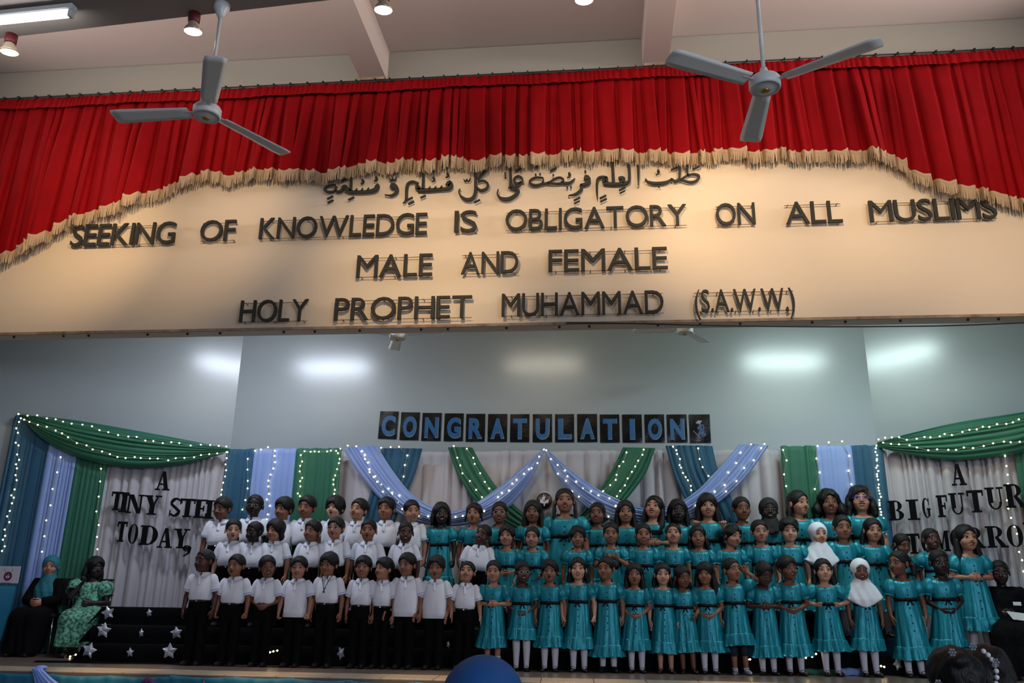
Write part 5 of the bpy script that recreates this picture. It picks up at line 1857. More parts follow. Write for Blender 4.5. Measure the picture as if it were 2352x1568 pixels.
def fairy(pl, pts, n, where, lift=.20, jit=4.0, zsnap=None):
    Q = resample(pts, n)
    W = []
    for i, (x, y) in enumerate(Q):
        x += rngF.uniform(-jit, jit); y += rngF.uniform(-jit * .8, jit * .8)
        W.append(on(pl, x, y, lift) if pl is not None else atY(x, y, lift))
    W = np.array(W)
    c = W[0]
    r = empty('fairy_lights', c, 'string of warm fairy lights ' + where, 'lights', 'fairy lights over the drapes')
    G().tube(W - c + (0, .006, 0), .0028, 4).build('wire', [M_WIRE], r)
    for w in W:
        link('bulb', BULB, r, Matrix.Translation(w - c))


fairy(PL, [(52, 962), (45, 1080), (30, 1180), (8, 1295)], 26, 'down the far left edge of the dark teal drape', .14, 6)
fairy(PL, [(60, 958), (190, 983), (330, 1016), (420, 1026), (525, 1036)], 24, 'along the upper part of the left green swag', .30)
fairy(PL, [(70, 972), (150, 1004), (240, 1045), (310, 1060), (400, 1062), (480, 1050), (525, 1045)], 26, 'along the lower part of the left green swag', .32)
fairy(PL, [(147, 1055), (125, 1160), (104, 1268)], 7, 'down the left periwinkle drape', .17, 3)
fairy(PL, [(238, 1080), (231, 1200), (240, 1390)], 11, 'between the left green drape and the pale curtain', .17, 5)
fairy(PL, [(524, 1042), (518, 1100), (511, 1140)], 8, 'down the right edge of the left pale curtain', .16, 2)
fairy(PC, [(583, 1060), (578, 1105), (570, 1170)], 6, 'down the teal drape behind the boys', .145)
fairy(PC, [(596, 1037), (638, 1037), (632, 1090), (627, 1130), (625, 1195)], 15, 'over the periwinkle drape behind the boys', .145)
fairy(PC, [(695, 1145), (700, 1090), (705, 1043), (745, 1042), (784, 1040), (778, 1090), (773, 1140)], 25, 'framing the green drape behind the boys', .145)
fairy(PC, [(790, 1034), (838, 1040), (880, 1112), (912, 1148), (945, 1178), (1000, 1192), (1090, 1186)], 20, 'along the left half of the left periwinkle swag', .26, 5)
fairy(PC, [(850, 1055), (868, 1095), (905, 1130), (927, 1146)], 8, 'on the inner side of the left periwinkle swag', .26, 5)
fairy(PC, [(880, 1032), (922, 1030), (938, 1056), (931, 1120)], 7, 'over the left teal sash', .145)
fairy(PC, [(1050, 1032), (1060, 1075), (1092, 1120), (1132, 1182)], 9, 'down the left edge of the left green sash', .20)
fairy(PC, [(1080, 1035), (1108, 1090), (1120, 1118), (1143, 1142)], 7, 'down the right edge of the left green sash', .20)
fairy(PC, [(1248, 1042), (1240, 1070), (1205, 1096), (1160, 1140), (1130, 1165), (1105, 1190)], 15, 'on the left swag down from the centre peak', .26, 5)
fairy(PC, [(1262, 1040), (1278, 1068), (1310, 1102), (1350, 1130), (1392, 1150), (1440, 1190)], 13, 'on the right swag down from the centre peak', .26, 5)
fairy(PC, [(1283, 1090), (1325, 1140), (1350, 1155), (1402, 1190)], 7, 'on the lower edge of the right periwinkle swag', .26, 5)
fairy(PC, [(1437, 1047), (1413, 1105), (1385, 1130)], 7, 'down the left edge of the right green sash', .20)
fairy(PC, [(1480, 1038), (1455, 1075), (1435, 1120), (1415, 1143)], 9, 'down the right edge of the right green sash', .20)
fairy(PC, [(1545, 1030), (1556, 1060), (1566, 1090), (1582, 1125), (1588, 1140)], 12, 'down the left edge of the right teal sash', .20)
fairy(PC, [(1600, 1038), (1607, 1070), (1620, 1100)], 4, 'down the middle of the right teal sash', .20)
fairy(PC, [(1745, 1028), (1712, 1030), (1680, 1078), (1650, 1130), (1600, 1152), (1580, 1190)], 10, 'on the right arm of the right periwinkle swag', .26, 5)
fairy(PC, [(1740, 1034), (1720, 1065), (1698, 1087), (1660, 1136)], 5, 'on the outer side of the right periwinkle swag', .26, 5)
fairy(PC, [(1790, 1034), (1802, 1056), (1800, 1081), (1798, 1115), (1808, 1150)], 5, 'down the left edge of the right green drape', .145)
fairy(PC, [(1868, 1026), (1872, 1060), (1873, 1092), (1868, 1122), (1876, 1155)], 5, 'between the right green and periwinkle drapes', .145)
fairy(PC, [(1898, 1023), (1930, 1021), (1942, 1047), (1944, 1080), (1948, 1115), (1950, 1147)], 6, 'between the right periwinkle and teal drapes', .145)
fairy(PR, [(2016, 1028), (2020, 1070), (2024, 1120), (2030, 1180), (2036, 1220), (2046, 1262)], 34, 'down the left edge of the right pale curtain', .16, 3)
fairy(PR, [(2026, 1016), (2045, 1014), (2100, 1016), (2150, 1012), (2215, 1003), (2260, 990), (2305, 984), (2345, 976)], 20, 'along the upper part of the right green swag', .30)
fairy(PR, [(2034, 1024), (2080, 1032), (2140, 1040), (2190, 1043), (2250, 1035), (2300, 1025), (2348, 1024)], 16, 'along the lower part of the right green swag', .32)
fairy(PR, [(2311, 1052), (2312, 1090), (2318, 1150), (2326, 1200), (2344, 1260), (2349, 1310)], 14, 'between the right pale curtain and green drape', .17)
# ------------------------------------------------------------------ risers under black cloth
M_BLK = mat('black_cloth', srgb(9, 9, 11), 0.95, spec=0.08, bump=(6, .4))
M_FOIL = mat('silver_foil', srgb(206, 208, 218), 0.34, metal=0.45, bump=(26, .5))
TF = {1: 9.46, 2: 9.63, 3: 10.04}
TZ = {0: 0.0, 1: .19, 2: .37, 3: .56}
def skew(x, y0):
    return y0 + .10 * (x + .9)


ra = empty('stepped_riser', (-.9, TF[1], 0), 'three-step riser under black cloth that the children stand on', 'riser')
ra.rotation_euler = (0, 0, math.atan(.10))
for k in (1, 2, 3):
    y0 = TF[k] - TF[1]
    y1 = .88
    xl, xr = (-4.70, -4.74, -4.86)[k - 1], 4.72 - .05 * k
    nx = 120
    xs = np.linspace(xl, xr, nx)
    wv = .010 * np.sin(xs * 9 + k) + .008 * np.sin(xs * 23 + 2 * k)
    g = G()
    z0, z1 = (0 if k == 1 else TZ[k - 1]) , TZ[k]
    if k > 1:
        xr = 3.72
    xs = np.linspace(xl, xr, nx)
    yb_ = np.minimum(y1, np.where(xs > 3.2, .88 - (xs - 3.2) * .62, .88))
    rows = [(y1, z1), (y0 + .02, z1), (y0, z1 - .012), (y0 - .006, (z0 + z1) / 2), (y0 - .012, z0 + .002)]
    P = np.array([np.stack([xs, (yb_ if y == y1 else np.full(nx, y)) - wv * (i > 1) * (i - 1) * .5, np.full(nx, z)], -1) for i, (y, z) in enumerate(rows)])
    g.grid(P)
    for s, xx in ((-1, xl), (1, xr)):
        fl_ = -.16 if s < 0 else .06
        y2 = float(yb_[0 if s < 0 else -1])
        e = [(xx, y2, z1), (xx, y0 + .02, z1), (xx, y0, z1 - .012), (xx + fl_ * .35, y0 - .01, (z0 + z1) / 2), (xx + fl_ * (z1 - z0) / .19 * .8, y0 - .015, z0), (xx + fl_ * .8, y2, z0)]
        g.add(e, [list(range(6)) if s < 0 else list(range(6))[::-1]])
    g.build('step_cover', [M_BLK], ra)
# cloth tail lying on the floor at the left end
ct = atZ(205, 1521, .006)
P = []
for i, t in enumerate(np.linspace(0, 1, 7)):
    P.append([(-6.05 + 2.1 * u, skew(-6.05 + 2.1 * u, TF[1] - .01 - (.11 - .05 * u) * t + .012 * math.sin(u * 14) * t), .012 - .008 * t + .006 * math.sin(u * 9 + i)) for u in np.linspace(0, 1, 26)])
o = G().grid(np.array(P)).build('cloth_tail', [M_BLK])
tag(o, 'black cloth edge spilling on the stage floor before the riser', 'cloth')


def star(px, py, tier, r, lab, rot=0.0, squash=1.0):
    # on the front face of a tier
    pl = (np.array((-.9, TF[tier] - .03, 0.)), np.array((.0995, -.995, 0)), np.array((.995, .0995, 0)))
    p = onplane(px, py, pl[0], pl[1])
    rad = r * .0050
    pts = []
    for k in range(10):
        a = PI / 2 + k * PI / 5 + rot
        q = rad * (1 if k % 2 == 0 else .50)
        pts.append((q * math.cos(a) * squash, q * math.sin(a)))
    out = []
    for k in range(10):          # blunt the points
        a, b, c = np.array(pts[k - 1]), np.array(pts[k]), np.array(pts[(k + 1) % 10])
        for t in ((.25, .12) if k % 2 == 0 else (.1,)):
            out.append(b + (a - b) * t)
        for t in ((.12, .25) if k % 2 == 0 else ()):
            out.append(b + (c - b) * t)
    out = np.array(out)
    n = len(out)
    V = [np.array((0, -.02, 0))]
    for f, y in ((.5, -.018), (.85, -.010), (1.0, .0)):
        V += [np.array((q[0] * f, y + .006 * math.sin(i * 2.1 + px) * (f < .9) + .004 * math.sin(q[0] * 160 + rot * 3), q[1] * f)) for i, q in enumerate(out)]
    Fs = [(0, 1 + i, 1 + (i + 1) % n) for i in range(n)]
    for k in range(2):
        Fs += [(1 + k * n + i, 1 + (k + 1) * n + i, 1 + (k + 1) * n + (i + 1) % n, 1 + k * n + (i + 1) % n) for i in range(n)]
    Fs.append([1 + 2 * n + i for i in range(n)])
    o = G().add(V, Fs).build('foil_star', [M_FOIL], smooth=False)
    o.location = p
    o.rotation_euler = (math.radians(4), 0, math.atan(.10))
    tag(o, lab, 'star', 'silver stars pinned to the riser')


for q in [(248, 1407, 3, 17, 'large foil star at the top left corner of the riser', .3), (343, 1407, 3, 10, 'small foil star on the top step right of the corner star', .2, .8),
          (238, 1447, 2, 18, 'large foil star on the middle step at the left end', -.1), (325, 1453, 2, 10, 'tiny narrow foil star in the middle of the middle step', .1, .6), (405, 1453, 2, 15, 'foil star on the middle step near the leftmost boy', .15),
          (205, 1493, 1, 18, 'large foil star on the bottom step at the left end', -.25), (299, 1498, 1, 11, 'small foil star in the middle of the bottom step', .1, .8), (389, 1495, 1, 18, 'large foil star on the bottom step beside the leftmost boy', 0),
          (783, 1500, 1, 16, 'crumpled foil star low between two boys in black trousers', .5, .6), (1030, 1480, 1, 9, 'sliver of a foil star behind the last boy of the front row', .9, .5), (2062, 1524, 1, 16, 'curled foil star at the feet near the right end of the front row', .4, .7), (1684, 1511, 1, 8, 'foil star glinting between the legs of the girl in silver shoes', .2, .5), (1958, 1478, 2, 8, 'foil star edge peeking behind the girl with hands on hips', .6, .6)]:
    star(q[0], q[1], q[2], q[3], q[4], *q[5:])

# ------------------------------------------------------------------ the choir
ROWY = {1: 9.30, 2: 9.80, 3: 10.24}
ROWZ = {1: 0.0, 2: TZ[2], 3: TZ[3]}


def child(row, x, top, sex, skin, hair, label, bx=None, Y0=None, Z0=None, **kw):
    y0 = Y0 or ROWY[row]
    z0 = ROWZ[row] if Z0 is None else Z0
    Y = y0
    for _ in range(6):
        p = atY(bx or x, top + 40, Y)
        Y = skew(p[0], y0)
    hd = atY(x, top, Y - .03)
    H = (hd[2] - z0) / kw.pop('hk', 1.022)
    bxw = atY(bx or x, top + 60, Y)[0]
    ln = math.degrees(math.atan2(hd[0] - bxw, .9 * H))
    if bx is None:
        ln = 0
    lean = kw.pop('lean', ln)
    seed = int(x * 7 + top)
    o = person('person', (bxw, Y, z0), H, skin, hair, dress='polo' if sex == 'b' else 'dress', lean=lean, seed=seed, **kw)
    o['label'] = label
    o['group'] = 'boys of the choir in white polo shirts' if sex == 'b' else 'girls of the choir in teal satin dresses'
    return o


B, Gi = 'b', 'g'
# back row, boys
child(3, 515, 1140, B, 'brown', 'short', 'stout boy at the left end of the back row, beside the letters STEP', yaw=-14, pitch=-4, width=1.14, bx=507)
child(3, 581, 1133, B, 'deep', 'buzz', 'very dark-skinned boy with shaved head in the back row, against the teal drape', yaw=6, pitch=6)
child(3, 649, 1141, B, 'tan', 'thick', 'back row boy with short black hair in front of the periwinkle drape', yaw=-16, mouth='smile', roll=4)
child(3, 701, 1136, B, 'tan', 'short', 'smiling back row boy in front of the left green drape', yaw=-6, mouth='smile', roll=5, width=1.04)
child(3, 767, 1138, B, 'light', 'mop', 'pale back row boy with shaggy mop of hair and open mouth', yaw=-8, pitch=4, mouth='open')
child(3, 819, 1143, B, 'fair', 'short', 'back row boy with belted trousers between the mop-haired boy and the frowning boy', yaw=-18, pitch=10, roll=6, mouth='smile')
child(3, 886, 1141, B, 'tan', 'spiky', 'frowning back row boy with spiky hair beneath the periwinkle swag', yaw=-8, pitch=4, width=1.06)
child(3, 944, 1146, B, 'fair', 'crop', 'last boy at the right of the back row, looking away to the girls', yaw=26, pitch=0, mouth='smile', roll=-4)
# back row, girls
child(3, 1012, 1152, Gi, 'deep', 'locs', 'dark-skinned back row girl with short hanging locs, first beside the boys', yaw=20, mouth='smile', bx=1013, legs='socks')
child(3, 1088, 1153, Gi, 'tan', 'wisps', 'back row girl with loose wisps of hair at her ears', yaw=-4, pitch=6, mouth='open')
child(3, 1147, 1149, Gi, 'brown', 'tied', 'back row girl in glasses before the left green sash', yaw=2, mouth='smile', glasses='silver')
child(3, 1224, 1147, Gi, 'brown', 'long', 'solemn back row girl with long hair left of the round emblem', yaw=-2, width=1.04)
child(3, 1297, 1119, Gi, 'tan', 'braids', 'big tall girl with braids standing right of the round emblem', yaw=4, pitch=6, mouth='smile', width=1.30, headw=1.06)
child(3, 1373, 1151, Gi, 'brown', 'ponylow', 'back row girl with swept-back hair right of the tall girl', yaw=-8, pitch=4, mouth='smile')
child(3, 1437, 1147, Gi, 'tan', 'long', 'back row girl with long straight hair below the right green sash', yaw=2, pitch=2, mouth='smile')
child(3, 1500, 1136, Gi, 'fair', 'long', 'back row girl holding a small black thing at her waist, chin lifted', yaw=-16, pitch=14, roll=6, mouth='smile', armL='waist', armR='waist', width=1.08)
child(3, 1558, 1144, Gi, 'deep', 'manybraids', 'very dark back row girl with long thin braids, face in shade', yaw=0)
child(3, 1626, 1131, Gi, 'fair', 'longfringe', 'back row girl with both fists raised beside her shoulders', yaw=0, pitch=2, mouth='smile', armL='raised', armR='raised')
child(3, 1704, 1138, Gi, 'brown', 'tied', 'back row girl with hair scraped back in a brightly lit satin bodice', yaw=8, mouth='closed')
child(3, 1768, 1141, Gi, 'deep', 'hijab_black', 'back row girl in a black headscarf', yaw=-2, pitch=2, mouth='smile')
child(3, 1834, 1124, Gi, 'fair', 'longback', 'back row girl before the right green drape, turned to the side', yaw=32, pitch=4, mouth='smile')
child(3, 1907, 1122, Gi, 'brown', 'puffy', 'back row girl with puffy shoulder-length hair before the periwinkle drape', yaw=-4, pitch=4, mouth='smile')
child(3, 1980, 1114, Gi, 'fair', 'wavy', 'back row girl in purple glasses at the right end, before the teal drape', yaw=-10, pitch=8, mouth='smile', glasses='purple', width=1.1)
# middle row, boys
child(2, 531, 1190, B, 'light', 'crop', 'pale middle row boy with open mouth, first from the left', yaw=24, mouth='open', width=1.06, armR='bent')
child(2, 584, 1195, B, 'deep', 'buzz', 'very dark middle row boy with his head turned aside', yaw=-24, pitch=-2)
child(2, 631, 1191, B, 'fair', 'bob', 'middle row child in polo shirt with jaw-length bobbed hair', yaw=-16)
child(2, 713, 1193, B, 'tan', 'short', 'toothy smiling middle row boy before the green drape', yaw=-14, pitch=4, roll=6, mouth='smile')
child(2, 769, 1186, B, 'fair', 'short', 'middle row boy in glasses', yaw=-6, pitch=4, mouth='open', glasses='silver')
child(2, 844, 1191, B, 'tan', 'crop', 'middle row boy with open mouth, between the glasses boy and the grinning dark boy', yaw=6, pitch=4, mouth='open', width=1.08)
child(2, 929, 1196, B, 'dark', 'buzz', 'grinning dark-skinned boy at the right end of the middle row of boys', yaw=16, mouth='smile')
child(2, 1103, 1200, B, 'dark', 'buzz', 'dark-skinned boy standing alone among the girls, head tilted', yaw=-14, pitch=8, roll=14, mouth='smile', bx=1088, width=1.06)
# middle row, girls
child(2, 1164, 1204, Gi, 'fair', 'curls', 'middle row girl with curls, first right of the lone boy', yaw=-6, pitch=4, mouth='smile', armL='low', armR='low')
child(2, 1223, 1207, Gi, 'fair', 'tied', 'toothy middle row girl with tied hair, below the solemn girl', yaw=-4, mouth='smile', armL='out', armR='bent')
child(2, 1326, 1206, Gi, 'tan', 'curls', 'quiet middle row girl in front of the big tall girl', yaw=6, pitch=-2)
child(2, 1404, 1197, Gi, 'tan', 'tied', 'grinning middle row girl with hands clasped up at her chest', yaw=-2, mouth='smile', armL='chest', armR='chest')
child(2, 1478, 1199, Gi, 'tan', 'tied', 'middle row girl in a brightly shining dress with folded-down hair', yaw=2, mouth='smile')
child(2, 1548, 1199, Gi, 'fair', 'tied', 'middle row girl tilting her chin up with bared teeth', yaw=-6, pitch=14, mouth='smile')
child(2, 1606, 1204, Gi, 'tan', 'longback', 'middle row girl with long dark hair behind, below the fists-up girl', yaw=-4, roll=-3, mouth='smile')
child(2, 1675, 1203, Gi, 'fair', 'curls', 'middle row girl leaning in and glancing to the side', yaw=28, pitch=-2, roll=10, mouth='smile', bx=1680)
child(2, 1748, 1191, Gi, 'fair', 'tied', 'serious middle row girl with centre-parted tied hair', yaw=2, roll=-3)
child(2, 1815, 1189, Gi, 'light', 'curlytop', 'middle row girl with short curly hair and a dark cord necklace', yaw=-4, pitch=-2)
child(2, 1881, 1192, Gi, 'light', 'hijab_white', 'middle row girl in a long white headscarf', yaw=8, pitch=2, mouth='smile', hk=1.045)
child(2, 1937, 1180, Gi, 'tan', 'tied', 'middle row girl with scraped-back hair right of the white headscarf', yaw=0, pitch=-2, armR='bent')
child(2, 2005, 1188, Gi, 'fair', 'longback', 'middle row girl with half-tied hair beside the right string of lights', yaw=2, mouth='closed', roll=4)
child(2, 2070, 1222, Gi, 'brown', 'ponylow', 'girl looking down at the right end, hidden behind the girl in profile', yaw=16, pitch=-14, mouth='closed')
child(2, 2143, 1211, Gi, 'dark', 'tied', 'dark-skinned girl behind the right end of the front row, chin up', yaw=8, pitch=6, mouth='smile')
child(2, 2217, 1203, Gi, 'fair', 'long', 'long-haired girl standing last on the right with hands joined', yaw=6, pitch=6, mouth='smile', armL='waist', armR='waist', bx=2226, Y0=9.52, Z0=TZ[1], hem=.20)
# front row, boys
child(1, 471, 1259, B, 'dark', 'buzz', 'shouting boy with shaved head at the left end of the front row', yaw=-24, pitch=4, mouth='open', bx=466)
child(1, 540, 1271, B, 'tan', 'crop', 'front row boy with clenched fists, second from the left end', yaw=-8, pitch=2, mouth='open', armL='downfist', armR='downfist', width=1.04)
child(1, 613, 1274, B, 'brown', 'short', 'smiling front row boy looking sideways, hands hidden', yaw=30, roll=-8, mouth='smile', armL='low', armR='low', width=.95)
child(1, 684, 1276, B, 'fair', 'short', 'front row boy with untucked shirt and fists on its hem, left of the whistle boy', yaw=8, mouth='smile', tucked=False, armL='skirt', armR='skirt')
whistle_boy = child(1, 755, 1268, B, 'tan', 'thick', 'thick-haired front row boy with a whistle on a cord', yaw=-12, pitch=-2)
child(1, 832, 1275, B, 'tan', 'fringe', 'grinning front row boy with fringe, right of the whistle boy', yaw=4, pitch=4, mouth='smile', width=.94)
child(1, 880, 1279, B, 'fair', 'fringe', 'small front row boy squeezed in and looking sideways', yaw=-36, pitch=8, mouth='smile', width=.84)
child(1, 935, 1268, B, 'tan', 'short', 'tall front row boy in a long untucked shirt, spreading one hand', yaw=-16, mouth='smile', tucked=False, armL='out', armR='down', width=1.0)
child(1, 1001, 1276, B, 'tan', 'curlytop', 'curly-haired front row boy in untucked shirt with hands out', yaw=0, mouth='open', tucked=False, armL='out', armR='out', width=1.0)
child(1, 1072, 1287, B, 'fair', 'crop', 'last front row boy beside the girls, chin raised, shirt tucked', yaw=-2, pitch=16, mouth='smile', bx=1066, width=.96, armL='out', armR='out')
# front row, girls
child(1, 1134, 1284, Gi, 'fair', 'tied', 'front row girl next to the boys with hands at her waist', yaw=-2, armL='waist', armR='waist', hem=.205, legs='socks')
child(1, 1199, 1286, Gi, 'dark', 'tied', 'front row girl in glasses with white tights and hands clasped low', yaw=18, mouth='smile', glasses='silver', armL='lower', armR='lower', hem=.285)
child(1, 1263, 1283, Gi, 'tan', 'curls', 'front row girl right of the one in glasses, arms hidden', yaw=-2, mouth='open', hem=.215)
child(1, 1328, 1278, Gi, 'light', 'longback', 'pale front row girl bunching up her skirt', yaw=0, pitch=4, mouth='smile', armL='skirt', armR='skirt', hem=.20)
child(1, 1394, 1276, Gi, 'tan', 'bun', 'front row girl with a side bun and long dress over black trainers', yaw=-20, pitch=0, shoes='sneaker', hem=.135, legs='tights')
child(1, 1458, 1291, Gi, 'tan', 'long', 'long-haired front row girl with hands clasped, right of the bun girl', yaw=-2, armL='lower', armR='lower', hem=.205, mouth='open')
child(1, 1523, 1291, Gi, 'light', 'longback', 'pale front row girl with bare legs and black shoes', yaw=0, mouth='smile', hem=.18, legs='bare')
child(1, 1564, 1297, Gi, 'brown', 'longback', 'slight front row girl looking down with a bent arm', yaw=20, pitch=-6, armR='bent', hem=.20, legs='bare', bx=1574)
child(1, 1622, 1289, Gi, 'tan', 'longfringe', 'front row girl with heavy fringe and a silver bracelet', yaw=-14, armL='lower', armR='lower', hem=.195)
child(1, 1678, 1279, Gi, 'tan', 'pony', 'front row girl with one hand on her head and silver shoes', yaw=30, pitch=4, armR='head', hem=.25, legs='leggings', shoes='silver', bx=1690)
child(1, 1752, 1286, Gi, 'dark', 'tiedpuff', 'dark front row girl looking down at her hands', yaw=14, pitch=-20, armL='waist', armR='waist', hem=.155)
child(1, 1812, 1275, Gi, 'brown', 'fringe', 'front row girl with short fringe and hands together on her skirt', yaw=22, pitch=2, roll=-6, mouth='smile', armL='low', armR='low', hem=.16)
child(1, 1894, 1281, Gi, 'light', 'longback', 'front row girl with hands on her hips', yaw=0, pitch=6, armL='hips', armR='hips', hem=.21)
child(1, 1979, 1275, Gi, 'brown', 'hijab_white', 'front row girl in a white headscarf', yaw=-6, pitch=0, mouth='smile', hem=.22, hk=1.045)
child(1, 2067, 1262, Gi, 'brown', 'pony', 'front row girl in profile with a ponytail and bracelet', yaw=-58, pitch=4, mouth='smile', hem=.14, legs='socks', bx=2077)
child(1, 2155, 1260, Gi, 'deep', 'buzz', 'dark girl with cropped hair at the right end of the front row', yaw=2, pitch=0, armL='lower', armR='lower', hem=.20, bx=2164)

# the whistle on its cord, worn by one boy
H_ = (whistle_boy.dimensions.z or 1.2)
wb = whistle_boy
Hs = .0
g = G().tube(resample(np.array([(-.052, -.03, .80), (-.035, -.072, .755), (-.012, -.086, .68), (-.008, -.088, .655)]) * 1.18, 16), .0035, 5)
g.tube(resample(np.array([(.052, -.03, .80), (.03, -.072, .755), (.0, -.086, .68), (-.008, -.088, .655)]) * 1.18, 16), .0035, 5)
cd_ = g.build('whistle_cord', [M_BLK], wb)
G().ell((-.0095, -.106, .765), (.012, .010, .013), 10, 6).box((-.0095, -.106, .778), (.010, .010, .016), None, 0, .003).build('whistle', [M_BTN], cd_)
# the small black thing held by one girl, as a thing of its own
p = atY(1508, 1222, skew(1.0, 10.24) - .15)
o = G().box((0, 0, 0), (.15, .035, .055), None, 0, .012).build('black_pouch', [M_SASH], smooth=False)
o.location = p
tag(o, 'small black pouch held at the waist by a back row girl', 'pouch')
# ------------------------------------------------------------------ seated adults on the stage
M_CHROME = mat('chrome_leg', srgb(170, 172, 178), 0.2, metal=1.0)
M_SEAT = mat('dark_chair_seat', srgb(22, 20, 22), 0.7, spec=.2)
M_ABAYA = mat('black_abaya', srgb(10, 9, 11), 0.9, spec=.1, bump=(7, .5))
M_FLORAL = mat('mint_floral_dress', srgb(112, 178, 150), 0.75, noise=(46, srgb(30, 78, 62), 0.10))
M_DARKFL = mat('dark_patterned_suit', srgb(17, 16, 18), 0.9, spec=.1, noise=(40, srgb(9, 9, 10), 0.1))
M_PAPER = mat('paper', srgb(206, 206, 204), 0.7)


def chair(loc, rz, label, sz=.44):
    r = empty('chair', loc, label, 'chair', None, rz)
    G().box((0, 0, sz), (.44, .43, .05), None, 0, .018).build('seat', [M_SEAT], r, smooth=False)
    P = [[(x, .22 + .05 * (z - sz) - .03 * math.cos(x * 5) + .02, z) for x in np.linspace(-.22, .22, 9)] for z in np.linspace(sz + .12, sz + .44, 5)]
    Pb = [[(x, y + .025, z) for x, y, z in row] for row in P]
    g = G().grid(np.array([np.array(P)[:, j] for j in range(9)]))
    g.grid(np.array([np.array(Pb)[:, j] for j in range(9)])[:, ::-1])
    g.build('backrest', [M_SEAT], r)
    for sx in (-1, 1):
        G().tube([(sx * .20, -.19, sz - .02), (sx * .235, -.24, .0)], .0125, 8).build('leg', [M_CHROME], r)
        G().tube([(sx * .20, .19, sz - .02), (sx * .235, .26, .0)], .0125, 8).build('leg', [M_CHROME], r)
        G().tube([(sx * .205, .19, sz - .02), (sx * .21, .235, sz + .42)], .011, 8).build('back_post', [M_CHROME], r)
    return r


ZS = .19            # the seated figure's floor in its own height shares


def seat_sdf(eL, eR):
    def f(P):
        d = ellip(P, (0, .015, .67), (.092, .062, .125))
        d = smin(d, ellip(P, (0, .0, .56), (.085, .066, .10)), .03)
        d = smin(d, ellip(P, (0, .01, .49), (.105, .08, .07)), .03)
        d = smin(d, rcone(P, (-.085, .012, .752), (.085, .012, .752), .030, .030), .03)
        d = smin(d, rcone(P, (0, .017, .74), (0, .012, .84), .038, .033), .022)
        for s, e in ((-1, eL), (1, eR)):
            d = smin(d, rcone(P, SH * (s, 1, 1), e, .034, .026), .02)
            d = smin(d, chain(P, [(s * .055, 0, .48), (s * .065, -.24, .475), (s * .07, -.25, .22)], [.062, .042, .028]), .015)
            d = smin(d, rcone(P, (s * .07, -.24, .212), (s * .08, -.33, .206), .024, .018), .015)
        return d
    return f


def robe(o, H, eL, eR, m, hemz, sleeves, wide, name='robe', low=.755, slim=1.0):
    def f(P):
        d = ellip(P, (0, .015, .67), (.108, .080, .135))
        d = smin(d, ellip(P, (0, .0, .53), (.112, .095, .12)), .04)
        d = smin(d, rcone(P, (-.088, .012, .742), (.088, .012, .742), .040, .040), .03)
        kn = smin(chain(P, [(-.05, .0, .49), (-.07, -.25, .475)], [.09, .075]), chain(P, [(.05, .0, .49), (.07, -.25, .475)], [.09, .075]), .06)
        sh = smin(chain(P, [(-.07, -.25, .475), (-.09 * wide, -.27, .2)], [.072, .080]), chain(P, [(.07, -.25, .475), (.09 * wide, -.27, .2)], [.072, .080]), .08)
        sk = ellip(P, (0, -.14, .34), (.15 * wide, .17, .20))
        d = smin(d, smin(smin(kn, sh, .05), sk, .06), .05)
        fld = .005 * np.sin(P[..., 0] * 90 + P[..., 2] * 14) * np.clip((.5 - P[..., 2]) * 5, 0, 1)
        d = d + fld
        if sleeves:
            for s, e, w in ((-1, eL[0], eL[1]), (1, eR[0], eR[1])):
                d = smin(d, chain(P, [SH * (s, 1, 1), e, w], [.046, .042, .036]), .02)
        d = np.maximum(d, hemz - P[..., 2])
        d = np.maximum(d, P[..., 2] - low)
        return d
    V, Q = surfnet(f, np.arange(-.30, .301, .0125), np.arange(-.42, .16, .0125), np.arange(.18, .80, .0125))
    ob = link(name, mesh(name, V, Q, [m]), o)
    ob.matrix_local = Matrix.Diagonal((H * slim, H, H, 1))
    return ob


def seated(loc, H, skin, hair, label, m, rz=0, sleeves=True, hemz=.215, wide=1.0, name='person', low=.80, slim=1.0, **kw):
    aL, aR = kw.get('armL', 'down'), kw.get('armR', 'down')
    eL, VL, _ = arm_geometry(aL, -1)
    eR, VR, _ = arm_geometry(aR, 1)

    def wrist(pose, s):
        e, w = np.array(POSE[pose][0]), np.array(POSE[pose][1])
        e2 = SH + (e - SH) / np.linalg.norm(e - SH) * .155
        q = e2 + (w - e) / np.linalg.norm(w - e) * .115
        return e2 * (s, 1, 1), q * (s, 1, 1)
    o = person('person', (loc[0], loc[1], loc[2] - ZS * H), H, skin, hair, sdf_body=seat_sdf(eL, eR), turn=rz, cat='person', hb=.158, **kw)
    o['label'] = label
    robe(o, H, wrist(aL, -1), wrist(aR, 1), m, hemz, sleeves, wide, low=low, slim=slim)
    return o, eL, eR


HAIRM['hijab_teal'] = make_hair('hijab_teal')
# woman in teal headscarf
c1 = atZ(95, 1506, 0)
c1 = np.array((c1[0] + .08, 9.95, 0))
k1 = atY(105, 1268, 9.95)
x1 = atY(100, 1400, 9.95)[0]
chair((x1, 9.95, 0), math.radians(12), 'chrome-legged chair under the woman in the teal headscarf')
H1 = (k1[2]) / (1.0 - ZS)
o1, _, _ = seated((x1 + .02, 9.91, 0), H1, 'fair', 'hijab_teal', 'seated woman in black abaya and teal headscarf with clasped hands', M_ABAYA, 10, slim=.86, wide=.8, width=.88, armL='lap', armR='lap', yaw=12, pitch=-2, mouth='smile', seed=3)
for s in (-1, 1):
    so = link('shoe', SHOEM['sneaker'], o1, Matrix.Diagonal((H1, H1, H1, 1)) @ Matrix.Translation((s * .07, -.25, ZS)))
